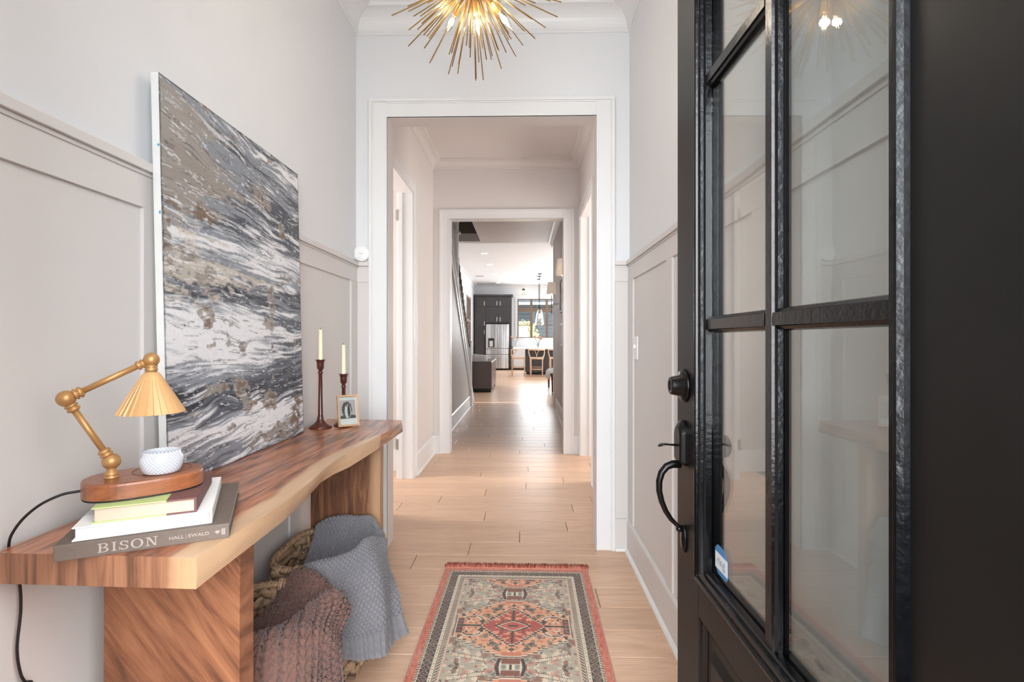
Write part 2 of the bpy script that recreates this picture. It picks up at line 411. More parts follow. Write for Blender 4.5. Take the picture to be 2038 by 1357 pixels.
def crown(num, m, x0, x1, y0, y1, zc, h=.12, p=.105, sides='LRFN'):
    # cove crown with stepped beads, mitred, one object per side
    prof = [(0, 0), (.007, 0), (.007, .008), (.013, .012), (.013, .018)]
    for i in range(9):
        q = i/8*PI/2; prof.append((.016+(p-.034)*(1-math.cos(q)), .020+(h-.048)*math.sin(q)))
    prof += [(p-.014, h-.024), (p-.014, h-.014), (p-.005, h-.010), (p-.005, h-.004), (p, h-.004), (p, h)]
    root = sroot('trim_%d' % num)
    defs = {'L': lambda d, e: (x0+d, (y0+d) if e == 0 else (y1-d)), 'R': lambda d, e: (x1-d, (y0+d) if e == 0 else (y1-d)),
            'F': lambda d, e: ((x0+d) if e == 0 else (x1-d), y1-d), 'N': lambda d, e: ((x0+d) if e == 0 else (x1-d), y0+d)}
    for s in sides:
        n = len(prof); v = []
        for e in (0, 1):
            for d, z in prof: a, b = defs[s](d, e); v.append((a, b, zc-h+z))
        MB().add(v, [(i, i+1, n+i+1, n+i) for i in range(n-1)]).build('crown_moulding', m, root)
crown(2, M_trim, WL, WR, .42, YB, ZC, h=.135, p=.12)
struct(box('ceiling', M_ceil, WL-.12, WR+.12, .27, YB2, ZC, 3.2))

# front wall around the entrance (behind the camera plane) with jambs
HX, HY = .411, .407
wf = sroot('wall_front')
mb = MB().box(WL-.12, -.545, .27, .42, 0, 3.2); mb.box(.435, WR+.12, .27, .40, 0, 3.2); mb.box(-.545, .435, .27, .42, 2.46, 3.2)
mb.build('drywall', M_wall, wf)
box('jamb', M_black, -.545, -.525, .25, .41, 0, 2.44, wf); box('jamb', M_black, -.525, .42, .25, .41, 2.43, 2.46, wf)
box('threshold', M_bronze, -.52, .42, .23, .33, -.01, .012, wf)

# ---- second room: hall between the two openings
HL, HR = -.945, .58
h1 = sroot('wall_left')
mb = MB().box(HL-.14, HL, YB2, 3.45, 0, 3.2); mb.box(HL-.14, HL, 4.35, YC, 0, 3.2); mb.box(HL-.14, HL, 3.45, 4.35, 2.44, 3.2); mb.build('drywall', M_hall, h1)
h2 = sroot('wall_right')
mb = MB().box(HR, HR+.14, YB2, 4.3, 0, 3.2); mb.box(HR, HR+.14, 5.243, YC2, 0, 3.2); mb.box(HR, HR+.14, 4.3, 5.243, 2.44, 3.2); mb.build('drywall', M_hall, h2)
def side_casing(num, xw, s, y0, y1, oz, cw=.09, th=.016, dep=.14):
    r = sroot('door_%d' % num)
    X = lambda a: sorted((xw, xw+s*a))
    for a, b in ((y0-cw, y0), (y1, y1+cw)):
        mb = MB().box(*X(th*.75), a, b, 0, oz+cw)
        o_ = (a, a+.016) if b <= y0 else (b-.016, b)
        mb.box(*X(th*1.4), *o_, 0, oz+cw); mb.build('side_casing', M_trim, r, bev=.0012)
    MB().box(*X(th*.75), y0, y1, oz, oz+cw).box(*X(th*1.4), y0, y1, oz+cw-.016, oz+cw).build('head_casing', M_trim, r, bev=.0012)
    X2 = sorted((xw, xw-s*dep))
    box('jamb', M_trim, *X2, y1-.006, y1+.001, 0, oz, r); box('jamb', M_trim, *X2, y0-.001, y0+.006, 0, oz, r); box('jamb', M_hall, *X2, y0+.006, y1-.006, oz-.006, oz+.001, r)
    xm = xw-s*dep*.62; box('door_stop', M_trim, *sorted((xm, xm-s*.035)), y1-.018, y1-.006, 0, oz-.006, r)
    return r
d1 = side_casing(1, HL, 1, 3.45, 4.35, 2.44); d2 = side_casing(2, HR, -1, 4.3, 5.243, 2.44)
for z in (.25, 2.2): box('hinge', M_steel, HL-.141, HL-.12, 4.330, 4.3445, z, z+.09, d1)
baseboard('baseboard_left', M_trim, [(HL, 4.44), (HL, YC)], side=-1, h=.19); baseboard('baseboard_left', M_trim, [(HL, YB2), (HL, 3.36)], side=-1, h=.19)
baseboard('baseboard_right', M_trim, [(HR, YB2), (HR, 4.21)], side=1, h=.19)
wc = cross_wall('wall_back', M_hall, M_trim, YC, YC2, HL-.14, HR+.14, -.772, .418, 2.45)
t3 = sroot('trim_3'); casing(t3, M_trim, YC, -.772, .418, 2.45, .104, ch=.09); jamb(t3, M_trim, YC-.001, YC2+.001, -.772, .418, 2.45)
for x0, x1 in ((HL, -.876), (.522, HR)):
    box('return_baseboard', M_trim, x0, x1, YC-.015, YC, 0, .19, wc); box('return_shoe', M_trim, x0, x1, YC-.028, YC-.015, 0, .018, wc)
crown(4, M_hall, HL, HR, YB2, YC, ZC, h=.095, p=.095)
struct(box('ceiling', M_hall, HL-.14, HR+.14, YB2, YC2, ZC, 3.2))
# side rooms behind the two doorways
sr = sroot('wall_left')
MB().box(-3.1, -1.095, 4.62, 4.74, 0, 3.2).box(-3.2, -3.05, 2.6, 4.74, 0, 3.2).box(-3.1, -1.095, 2.6, 2.7, 0, 3.2).box(-3.1, -1.09, 2.6, 4.74, 3.05, 3.2).build('drywall', M_greige, sr)
box('side_room_baseboard', M_trim, -3.05, -1.095, 4.605, 4.62, 0, .19, sr)
sr = sroot('wall_right')
MB().box(.73, 2.6, 5.6, 5.72, 0, 3.2).box(2.5, 2.62, 3.9, 5.7, 0, 3.2).box(.73, 2.6, 3.9, 4.0, 0, 3.2).box(.73, 2.6, 3.9, 5.72, 3.05, 3.2).build('drywall', M_hall, sr)

# ---- stair hall
EX0, EX1, EZ, EY = -.952, .553, 3.06, 9.9
slope = (2.408-.232)/(9.096-6.429)
def sz(y): return .232+(9.096-y)*slope          # top of stringer
ws = sroot('wall_left')
yb_ = 9.6
top_y = 9.096-(3.05-.232)/slope
# triangular wall under the stair, thickness towards -x
def tri_prism(poly_yz, x0, x1):
    n = len(poly_yz); v = [(x0, y, z) for y, z in poly_yz]+[(x1, y, z) for y, z in poly_yz]
    return MB().add(v, [tuple(range(n)), tuple(range(n, 2*n))[::-1]]+[(i, (i+1) % n, n+(i+1) % n, n+i) for i in range(n)])
tri_prism([(YC2, 0), (9.36, 0), (top_y, 3.05), (YC2, 3.05)], EX0-.10, EX0).build('under_stair_wall', M_greige, ws)
tri_prism([(9.38, 0), (9.55, 0), (9.55, .06), (5.75, sz(5.75)+.20), (5.75, sz(5.75)-.01)], EX0-.03, EX0+.016).build('stringer', M_trim, ws)
tri_prism([(9.50, .0), (9.55, .0), (9.55, .10), (5.75, sz(5.75)+.225), (5.75, sz(5.75)+.19)], EX0-.02, EX0+.026).build('stringer_cap', M_trim, ws)
baseboard('baseboard_left', M_trim, [(EX0, YC2), (EX0, 9.35)], side=-1, h=.2)
st = thing('staircase', 'white painted staircase climbing towards the viewer beyond the second opening', 'stairs', (EX0-.1, 9.6, 0))
for i in range(14):
    y1 = 9.55-i*.235; z1 = (i+1)*.191
    MB().box(-1.0, -.003, y1-.235-9.6, y1-9.6+.02, z1-.035, z1).build('tread', M_rail, st, bev=.004)
    MB().box(-1.0, -.003, y1-.02-9.6, y1-9.6, z1-.191, z1-.035).build('riser', M_trim, st)
bal_mb = MB().box(-.017, .017, -.017, .017, 0, .16); bal_mb.lathe([(.013, .16), (.019, .18), (.012, .20), (.014, .32), (.010, .52), (.009, .6), (.013, .615), (.009, .63), (.009, .82)], 8)
y = 9.42; first = None
while y > 6.55:
    z0 = sz(y)+.21; 
    if first is None: b = bal_mb.build('baluster', M_trim, st); first = b
    else: b = first.copy(); COL.objects.link(b); b.parent = st
    b.location = (EX0-.02-(EX0-.1), y-9.6, z0); b.scale = (1, 1, min(.80, (EZ-z0))/.82)
    y -= .118
def hz(y): return sz(y)+.98
hr = MB().tube([(.075, 9.5-9.6, hz(9.5)-.16+.0), (.075, 7.45-9.6, 2.33), (.075, 7.30-9.6, 2.43)], (.0001), 4)
hr = MB(); p0, p1 = Vector((.075, 9.05-9.6, 1.075)), Vector((.075, 7.30-9.6, 2.425))
hr.tube([p0, p1], [(.032, .028)]*2, 10); hr.build('handrail', M_rail, st)
nm = MB().box(.02, .13, 9.05-9.6, 9.16-9.6, 0, 1.14).box(.01, .14, 9.04-9.6, 9.17-9.6, 1.14, 1.165).box(.03, .12, 9.06-9.6, 9.15-9.6, 1.165, 1.20).box(.012, .138, 9.042-9.6, 9.168-9.6, 0, .30)
nm.build('newel_post', M_trim, st, bev=.004)
MB().box(.045, .125, 7.20-9.6, 7.30-9.6, sz(7.25)+.18, EZ).lathe([(.05, 0), (.075, .02), (.05, .05)], 10, T(.09, 7.25-9.6, 2.86)).lathe([(.05, 0), (.075, .02), (.05, .05)], 10, T(.09, 7.25-9.6, 2.68)).build('upper_newel_post', M_trim, st)
# outer wall of the stair, right wall of the hall, ceiling with its stairwell opening
struct(box('wall_left', M_greige, -2.2, -2.07, YC2, 9.9, 0, 4.6))
e1 = sroot('wall_right')
box('drywall', M_greige, EX1, EX1+.14, YC2, 9.42, 0, 3.45, e1)
box('end_casing', M_trim, EX1-.008, EX1+.15, 9.36, 9.48, 0, 3.06, e1, bev=.002)
box('end_plinth', M_trim, EX1-.018, EX1+.16, 9.34, 9.49, 0, .22, e1, bev=.002)
baseboard('baseboard_right', M_trim, [(EX1, YC2), (EX1, 8.62)], side=1, h=.2)
ce = sroot('ceiling')
box('plaster', M_hall, -.82, EX1+.14, YC2, EY, EZ, EZ+.15, ce); box('plaster', M_hall, -2.2, -.82, 9.72, EY, EZ, EZ+.15, ce); box('plaster', M_hall, -2.2, -.82, YC2, 6.3, EZ, EZ+.15, ce)
wv = sroot('wall_back'); box('upper_wall', M_taupe, -2.2, -.7, 9.72, 9.85, EZ+.15, 4.6, wv); box('upper_wall', M_taupe, -.82, -.72, 6.2, 9.72, EZ+.15, 4.6, wv); box('upper_wall', M_taupe, -2.2, -.7, 6.1, 6.2, EZ+.15, 4.6, wv); box('upper_ceiling', M_taupe, -2.2, -.7, 6.1, 9.85, 4.6, 4.7, wv)
crown(5, M_trim, -3, EX1, YC2-.10, EY, EZ, h=.11, p=.10, sides='R')

# ---- great room and kitchen
GZ, GY = 3.45, 21.0; GL, GR = -2.0, 4.0
struct(box('ceiling', M_ceil, -2.2, 4.2, EY, 21.2, GZ, 3.6))
struct(MB().box(EX1, 4.2, 9.48, 9.6, 0, 3.6).box(-2.2, 4.2, EY-.12, EY, EZ+.15, 3.6).build('wall_front', M_wall))
gl = sroot('wall_left'); box('drywall', M_wall, GL-.12, GL, 9.9, 21.1, 0, 3.6, gl)
struct(box('wall_right', M_wall, GR, GR+.12, 9.48, 21.1, 0, 3.6))
WX0, WX1, WZ0, WZ1 = -.25, 2.55, 1.28, 2.87
wk = sroot('wall_back')
MB().box(GL-.1, WX0, GY, GY+.15, 0, 3.6).box(WX1, GR+.1, GY, GY+.15, 0, 3.6).box(WX0, WX1, GY, GY+.15, 0, WZ0).box(WX0, WX1, GY, GY+.15, WZ1, 3.6).build('drywall', M_wall, wk)
crown(6, M_trim, GL, GR, EY, GY, GZ, h=.12, p=.11, sides='LFR')
win = sroot('window_1')
units = [(-.25, .32), (.32, .955), (.955, 1.59), (1.59, 2.55)]
for x in (-.25, .32, .955, 1.59, 2.55): box('mullion', M_stain, x-.05, x+.05, GY+.02, GY+.12, WZ0, WZ1, win, bev=.004)
for a, b in units:
    box('transom', M_stain, a+.05, b-.05, GY+.02, GY+.12, 2.36, 2.50, win, bev=.003)
    box('sash_bar', M_stain, a+.05, b-.05, GY+.03, GY+.1, 1.785, 1.815, win)
    for z0, z1 in ((WZ0, 1.785), (1.815, 2.36), (2.50, WZ1)): box('pane', M_glassw, a+.05, b-.05, GY+.06, GY+.066, z0+.03, z1-.02, win)
    box('sill_rail', M_stain, a+.05, b-.05, GY+.02, GY+.12, WZ0, WZ0+.03, win); box('head_rail', M_stain, a+.05, b-.05, GY+.02, GY+.12, WZ1-.02, WZ1, win)
tw = sroot('trim_7')
box('head_casing', M_trim, WX0-.1, WX1+.1, GY-.02, GY, WZ1, WZ1+.12, tw, bev=.003); box('side_casing', M_trim, WX0-.1, WX0, GY-.02, GY, WZ0, WZ1, tw); box('side_casing', M_trim, WX1, WX1+.1, GY-.02, GY, WZ0, WZ1, tw)
box('window_stool', M_trim, WX0-.12, WX1+.12, GY-.05, GY, WZ0-.03, WZ0, tw)
# window in the left wall of the great room
w2 = sroot('window_2')
for y in (17.7, 18.35, 19.0): box('mullion', M_stain, GL, GL+.03, y, y+.09, .95, 2.75, w2)
for z in (.95, 1.85, 2.68): box('sash_bar', M_stain, GL, GL+.028, 17.7, 19.09, z, z+.08, w2)
for y in (17.79, 18.44):
    for z0, z1 in ((1.03, 1.85), (1.93, 2.68)): box('pane', M_glassw, GL+.005, GL+.012, y, y+.56, z0, z1, w2)
box('casing', M_trim, GL, GL+.02, 17.55, 17.7, .85, 2.9, w2); box('casing', M_trim, GL, GL+.02, 19.09, 19.24, .85, 2.9, w2); box('casing', M_trim, GL, GL+.02, 17.7, 19.09, 2.76, 2.9, w2)

# ---- outside the kitchen window
M_siding = mat('blue_grey_siding', (88, 98, 106), .8, var=.15, vs=3); M_ground = mat('lawn', (90, 100, 70), .95, var=.3, vs=6)
tag(box('lawn', M_ground, -14, 16, 21.3, 40, -.4, -.3), 'patchy green lawn outside the kitchen window', 'lawn')
nb = thing('house', 'blue-grey clapboard neighbouring house seen through the kitchen window', 'house', (1, 31, -.3))
box('wall', M_siding, -6, 7, 0, 4, 0, 6.2, nb)
for i in range(26): box('clapboard', M_siding, -6, 7, -.03, 0, .2+i*.22, .2+i*.22+.19, nb)
for xx in (-1.6, 1.3): 
    f = box('window', M_trim, xx, xx+1.1, -.08, -.03, 1.0, 2.6, nb)
    for a in range(2):
        for c in range(2): box('pane', M_dark, xx+.08+a*.5, xx+.52+a*.5, -.1, -.08, 1.08+c*.76, 1.76+c*.76, f)
box('eave', M_trim, -6.2, 7.2, -.5, 0, 3.6, 3.75, nb)
box('chimney', M_stain, 2.6, 3.2, -.3, 0, 0, 6.2, nb)
def shrub(name, lab, loc, rx, rz_, n, c1, seed):
    r_ = random.Random(seed); m = mat(name+'_leaf', c1, .6, var=.45, vs=3)
    t = thing(name, lab, 'shrub', loc)
    mb = MB()
    for i in range(n):
        a = r_.uniform(0, 2*PI); u = r_.uniform(-1, 1); q = r_.random()**.4
        p = Vector((math.cos(a)*math.sqrt(1-u*u)*rx*q, math.sin(a)*math.sqrt(1-u*u)*rx*q, rz_+u*rz_*q)); s_ = .09
        A = Vector((r_.gauss(0, 1), r_.gauss(0, 1), r_.gauss(0, 1))).normalized(); B = A.orthogonal().normalized()
        mb.add([p, p+A*s_*.5+B*s_*.35, p+A*s_*1.2, p+A*s_*.5-B*s_*.35], [(0, 1, 2, 3)])
    o = mb.build('foliage', m, t, fix=False); o['kind'] = 'stuff'
    s2 = MB()
    for i in range(7):
        a = i*.9; s2.tube([(0, 0, 0), (math.cos(a)*rx*.3, math.sin(a)*rx*.3, rz_*.9), (math.cos(a)*rx*.6, math.sin(a)*rx*.6, rz_*1.5)], [.03, .02, .008], 5)
    s2.build('stem', M_stain, t)
shrub('flowering_shrub', 'bright yellow-green shrub outside the left panes of the kitchen window', (.0, 23.6, -.19), .8, 1.15, 2600, (205, 205, 130), 1)
shrub('hedge_shrub', 'dark green shrub outside the middle panes of the kitchen window', (1.7, 25.2, -.19), .9, .8, 2000, (90, 110, 80), 2)

# ---- kitchen cabinets, fridge
CY = 20.35
kc = thing('pantry_cabinet', 'tall charcoal cabinet wall built around the steel fridge', 'cabinet', (-1.22, CY, 0))
MB().box(-.73, -.30, .02, .62, .1, 2.93).box(-.30, .66, .02, .62, 1.86, 2.93).box(.66, .74, .02, .62, .1, 2.93).build('carcass', M_cab, kc)
box('toe_kick', M_dark, -.73, -.30, .08, .6, 0, .1, kc); box('cornice', M_cab, -.75, .80, -.05, .62, 2.93, 3.0, kc, bev=.012)
def panel_door(parent, x0, x1, z0, z1, y0, m, hx=None, hz0=None):
    f = MB(); w_ = .05
    f.box(x0, x1, y0+.008, y0+.02, z0, z1); f.box(x0, x0+w_, y0, y0+.01, z0, z1); f.box(x1-w_, x1, y0, y0+.01, z0, z1); f.box(x0+w_, x1-w_, y0, y0+.01, z0, z0+w_); f.box(x0+w_, x1-w_, y0, y0+.01, z1-w_, z1)
    d = f.build('door', m, parent, bev=.002)
    if hx is not None: box('handle', M_steel, hx-.012, hx+.012, y0-.035, y0-.02, hz0, hz0+.17, d, bev=.004)
    return d
panel_door(kc, -.66, -.28, 2.52, 2.90, 0, M_cab, -.34, 2.56); panel_door(kc, -.27, .22, 2.52, 2.90, 0, M_cab, .16, 2.56); panel_door(kc, .23, .71, 2.52, 2.90, 0, M_cab, .29, 2.56)
panel_door(kc, -.27, .22, 1.90, 2.49, 0, M_cab, .16, 1.93); panel_door(kc, .23, .71, 1.90, 2.49, 0, M_cab, .29, 1.93)
panel_door(kc, -.66, -.31, 1.72, 2.49, 0, M_cab, -.34, 1.76); panel_door(kc, -.66, -.31, .12, 1.70, 0, M_cab, -.34, 1.42)
M_fsteel = wood('fridge_steel_painted_reflections', (120, 118, 116), (186, 184, 182), (232, 232, 232), (7, 7, .15), freq=1.2, rough=.22, grain=.02)  # vertical reflection bands painted into the steel colour
M_fsteel.node_tree.nodes['Principled BSDF'].inputs['Metallic'].default_value = .9
fr = thing('refrigerator', 'stainless french-door refrigerator set in the charcoal cabinets', 'refrigerator', (-1.04, CY-.06, 0))
box('body', M_dark, -.45, .45, .0, .58, .03, 1.80, fr)
for x0, x1 in ((-.455, -.004), (.004, .455)): box('door', M_fsteel, x0, x1, -.05, 0, .86, 1.815, fr, bev=.01)
for hx in (-.05, .05): MB().tube([(hx, -.055, .92), (hx, -.095, .95), (hx, -.095, 1.72), (hx, -.055, 1.75)], .011, 8).build('handle', M_steel, fr)
for z0, z1 in ((.62, .85), (.06, .61)):
    d = box('drawer', M_fsteel, -.455, .455, -.05, 0, z0, z1, fr, bev=.008); MB().tube([(-.38, -.055, z1-.04), (-.36, -.09, z1-.04), (.36, -.09, z1-.04), (.38, -.055, z1-.04)], .011, 8).build('handle', M_steel, d)
box('water_dispenser', M_dark, -.36, -.12, -.058, -.05, .90, 1.26, fr, bev=.003); box('dispenser_recess', M_steel, -.31, -.17, -.062, -.056, .93, 1.16, fr)
bc = thing('base_cabinet', 'white base cabinets with quartz top under the kitchen window', 'cabinet', (1.3, 20.4, 0))
box('carcass', M_trim, -1.72, 2.6, .02, .58, .1, .88, bc); box('toe_kick', M_dark, -1.72, 2.6, .08, .58, 0, .1, bc)
for i in range(7): panel_door(bc, -1.71+i*.61, -1.12+i*.61, .12, .86, 0, M_trim, -1.22+i*.62, .6)
box('countertop', M_stone, -1.72, 2.6, -.03, .6, .88, .92, bc, bev=.004)
for i in range(5):      # tiled splashback, course by course
    box('splashback_tile', M_stone, -1.72, 2.6, .585, .598, .925+i*.064, .985+i*.064, bc)
isl = thing('kitchen_island', 'dark kitchen island with overhanging white quartz top', 'kitchen island', (1.3, 18, 0))
MB().box(-1.24, 1.2, -.42, .5, .08, .88).build('carcass', M_cab, isl); box('toe_kick', M_dark, -1.2, 1.15, -.38, .45, 0, .08, isl)
for i in range(4): panel_door(isl, -1.22+i*.6, -.64+i*.6, .1, .86, -.44, M_cab)
box('countertop', M_stone, -1.66, 1.25, -.72, .55, .88, .925, isl, bev=.004)

def stool(loc, rz, lab, first=None):
    if first is None:
        t = thing('counter_stool', lab, 'stool', loc, rz, 'wishbone counter stools at the island')
        # faces +y; seat at .62
        for sx in (-1, 1):
            MB().tube([(.20*sx, .20, 0), (.20*sx, .20, .64)], [.016, .02], 8).build('leg', M_lightwood, t)
            MB().tube([(.18*sx, -.20, 0), (.185*sx, -.21, .55), (.235*sx, -.18, .70), (.255*sx, -.08, .80), (.25*sx, -.02, .87)], [.016, .019, .018, .016, .014], 8).build('leg', M_lightwood, t)
        pts = []
        for i in range(15):
            q = PI*(i/14); pts.append((-math.cos(q)*.27, -.02-math.sin(q)*.22, .87))
        MB().tube(pts, [(.014, .02)]*15, 8).build('backrest', M_lightwood, t)
        MB().tube([(0, -.20, .60), (0, -.225, .72)], [(.028, .01)]*2, 8).tube([(0, -.225, .70), (-.04, -.232, .80), (-.085, -.22, .87)], [(.016, .009)]*3, 6).tube([(0, -.225, .70), (.04, -.232, .80), (.085, -.22, .87)], [(.016, .009)]*3, 6).build('splat', M_lightwood, t)
        sm = MB()
        for i in range(12): sm.box(-.20, .20, -.20+i*.0333, -.17+i*.0333, .595, .625)
        sm.build('seat', mat('paper_cord', (222, 196, 168), .8, bump=.4, bs=90), t)
        for y_, z_ in ((.20, .24), (-.205, .24), (.20, .58), (-.205, .58), (.20, .30)): MB().tube([(-.2, y_, z_), (.2, y_, z_)], .011, 6).build('stretcher', M_lightwood, t)
        for sx in (-1, 1):
            for z_ in (.28, .58): MB().tube([(.2*sx, -.2, z_), (.2*sx, .2, z_)], .011, 6).build('stretcher', M_lightwood, t)
        return t
    c = dup(first); c.location = loc; c.rotation_euler = (0, 0, rz); c['label'] = lab; return c
s1 = stool((.42, 16.62, 0), 0, 'pale wood wishbone stool seen from behind, directly below the island vase')
stool((1.06, 16.75, 0), 0, 'pale wood wishbone stool at far right, half hidden by the hall wall end', s1)
stool((-.17, 16.85, 0), -PI/2, 'pale wood wishbone stool seen sideways in front of the fridge corner', s1)

# pendants
def pendant(y, lab, first=None):
    if first: c = dup(first); c.location = (.555, y, 0); c['label'] = lab; return c
    t = thing('pendant_light', lab, 'pendant lamp', (.555, y, 0), 0, 'glass pendants over the island')
    MB().lathe([(0, 3.425), (.065, 3.43), (.065, 3.45)], 16).build('canopy', M_dark, t)
    MB().tube([(0, 0, 2.27), (0, 0, 3.43)], .007, 6).build('rod', M_bronze, t)
    MB().lathe([(.03, 2.27), (.03, 2.23), (.018, 2.2), (.018, 2.1)], 12).build('socket', M_dark, t)
    MB().lathe([(.035, 2.24), (.06, 2.2), (.085, 2.1), (.12, 1.85), (.135, 1.73), (.128, 1.73), (.08, 2.09), (.055, 2.19), (.033, 2.23)], 24).build('glass_shade', M_glass, t)
    MB().lathe([(0, 1.93), (.02, 1.945), (.026, 1.98), (.014, 2.06), (.012, 2.1)], 12).build('bulb', M_bulb, t)
    return t
p1 = pendant(17.48, 'clear glass pendant nearest the camera over the kitchen island'); pendant(18.16, 'clear glass pendant in the middle of the island row', p1); pendant(18.97, 'clear glass pendant farthest back over the island', p1)

M_can = mat('downlight_lens', (255, 250, 240), .4, emit=(1, .95, .88), es=9)
cans = [(-1.02, 13.35, 'lit round ceiling downlight nearest the stair hall, left row'), (-1.02, 15.3, 'lit round ceiling downlight, second of the left row'), (-1.0, 17.5, 'lit round ceiling downlight, third of the left row'), (-.99, 20.18, 'lit round ceiling downlight above the charcoal cabinets, last of the row'), (.77, 14.3, 'lit round ceiling downlight at right beside the hall wall end'), (.32, 16.3, 'dim round ceiling downlight in front of the pendants')]
for i, (x, y, lab) in enumerate(cans):
    if i == 0:
        c0 = thing('downlight', lab, 'ceiling light', (x, y, GZ), 0, 'recessed ceiling downlights')
        MB().lathe([(.075, -.003), (.095, -.008), (.105, -.002), (.105, .002)], 24).build('trim_ring', M_white, c0); MB().lathe([(0, -.004), (.078, -.004), (.078, .0)], 24).build('lens', M_can, c0)
    else:
        c = dup(c0); c.location = (x, y, GZ); c['label'] = lab
    light('SPOT', 'downlight_glow', (x, y, GZ-.02), (0, 0, 0), 9, (1, .93, .84), spot_size=2.2, spot_blend=.8, shadow_soft_size=.07)
vt = thing('ceiling_vent', 'small white ceiling air vent left of the downlight row', 'vent', (-1.55, 18.04, GZ))
box('frame', M_white, -.16, .16, -.09, .09, -.01, 0, vt, bev=.002)
for i in range(5): box('slat', M_steel, -.14, .14, -.07+i*.03, -.055+i*.03, -.014, -.009, vt)
# round sconce above the window
sc = thing('glass_sconce', 'small bronze wall light with glass shade above the kitchen window', 'wall lamp', (0, GY, 3.24))
MB().lathe([(.055, 0), (.055, .02), (.02, .03), (.02, .09)], 16, R(PI/2, 'X')).build('backplate', M_bronze, sc); MB().lathe([(.03, -.05), (.045, -.1), (.08, -.24), (.075, -.24), (.03, -.08)], 16, T(0, -.09, .04)).build('glass_shade', M_glass, sc); MB().lathe([(0, -.2), (.03, -.17), (.02, -.08), (0, -.06)], 12, T(0, -.09, .04)).build('bulb', M_bulb, sc)

# flowers and vases
M_leaf = mat('leaf_green', (96, 112, 80), .6, var=.3)
def bouquet(loc, lab, cols, grp, seed):
    r_ = random.Random(seed)
    v = tag(MB().lathe([(0, 0), (.045, 0), (.05, .02), (.05, .15), (.047, .15), (.045, .02), (0, .01)], 20).build('vase', M_glass), lab, 'vase'); v.location = loc
    for i in range(len(cols)):
        a = i*2*PI/len(cols)+r_.uniform(-.3, .3); d = r_.uniform(.05, .17); h = r_.uniform(.26, .36)
        t = thing('flower', '%s bloom leaning %s in the %s' % (cols[i][0], ('right', 'back and right', 'back', 'back and left', 'left', 'forward and left', 'forward', 'forward and right')[int(round(i*8/len(cols))) % 8], grp), 'flower', (loc[0]+math.cos(a)*.015, loc[1]+math.sin(a)*.015, loc[2]+.02), 0, 'flowers in the '+grp)
        tip = Vector((math.cos(a)*d, math.sin(a)*d, h))
        MB().tube([(0, 0, 0), (math.cos(a)*.02, math.sin(a)*.02, .14), tip], .003, 5).build('stem', M_leaf, t)
        mm = cols[i][1]; hb = MB()
        for k in range(9):
            q = k*2.4; e = .35+.12*k/9
            hb.add([(0, 0, 0), (.5, -.25, .25), (1, 0, .3+.04*k), (.5, .25, .25)], [(0, 1, 2, 3)], T(*tip) @ R(q, 'Z') @ R(-.1*k, 'Y') @ Matrix.Scale(.055, 4))
        hb.lathe([(0, -.01), (.02, 0), (.022, .014), (0, .024)], 8, T(*tip)); hb.build('blossom', mm, t, fix=False)
        MB().add([(0, 0, 0), (.5, -.2, .1), (1, 0, .1), (.5, .2, .1)], [(0, 1, 2, 3)], T(*(tip*.7)) @ R(a+1, 'Z') @ Matrix.Scale(.08, 4)).build('leaf', M_leaf, t, fix=False)
M_or = mat('orange_petal', (206, 130, 88), .6, var=.15); M_pk = mat('peach_petal', (222, 172, 148), .6, var=.1); M_rd = mat('rust_petal', (168, 92, 66), .6, var=.15); M_wp = mat('cream_petal', (232, 224, 200), .6)
oc = [('orange', M_or), ('rust red', M_rd), ('peach', M_pk), ('orange', M_or), ('cream', M_wp), ('rust red', M_rd), ('orange', M_or), ('peach', M_pk)]
bouquet((.5, 17.6, .925), 'clear glass vase on the island above the middle stool', oc, 'island vase', 3)
bouquet((-.28, 17.9, .925), 'clear glass vase at the left end of the island top', oc[:5], 'left-hand island vase', 4)

# sofa with pillows
sf = thing('leather_sofa', 'dark brown leather sofa seen from its end, beyond the stair newel', 'sofa', (-.72, 11.55, 0))
box('arm', M_leather, -1.0, 0, 0, .18, .07, .70, sf, bev=.02); box('arm', M_leather, -1.0, 0, 1.62, 1.8, .07, .70, sf, bev=.02)
box('backrest', M_leather, -.20, .0, .18, 1.62, .07, .70, sf, bev=.02); box('seat_base', M_leather, -.98, -.2, .18, 1.62, .10, .30, sf, bev=.01)
for i in range(2): box('seat_cushion', M_leather, -.98, -.2, .19+i*.715, .895+i*.715, .30, .45, sf, bev=.03)
for x in (-.95, -.08):
    for y in (.04, 1.7): box('foot', M_dark, x, x+.06, y, y+.06, 0, .07, sf)
box('plinth', M_dark, -.96, -.03, .05, 1.75, .02, .08, sf)
def pillow(name, loc, rot, m, lab, grp=None, sx=.42, sy=.42, t=.16):
    n = 17; P = np.zeros((n, n*2-2, 3)); mbv = MB()
    u = np.linspace(-1, 1, n); U, V = np.meshgrid(u, u, indexing='ij')
    h = t/2*(np.clip(1-U**4, 0, 1)*np.clip(1-V**4, 0, 1))**.5; e = 1-.08*(1-np.abs(U))*0
    vs = []; fs = []
    for s_ in (1, -1):
        b = len(vs)
        for i in range(n):
            for j in range(n): vs.append((U[i, j]*sx/2, V[i, j]*sy/2, s_*h[i, j]))
        for i in range(n-1):
            for j in range(n-1):
                q = [b+i*n+j, b+(i+1)*n+j, b+(i+1)*n+j+1, b+i*n+j+1]; fs.append(tuple(q if s_ > 0 else q[::-1]))
    o = MB().add(vs, fs, None, True).build(name, m, fix=False); o.location = loc; o.rotation_euler = rot
    return tag(o, lab, 'pillow', grp)
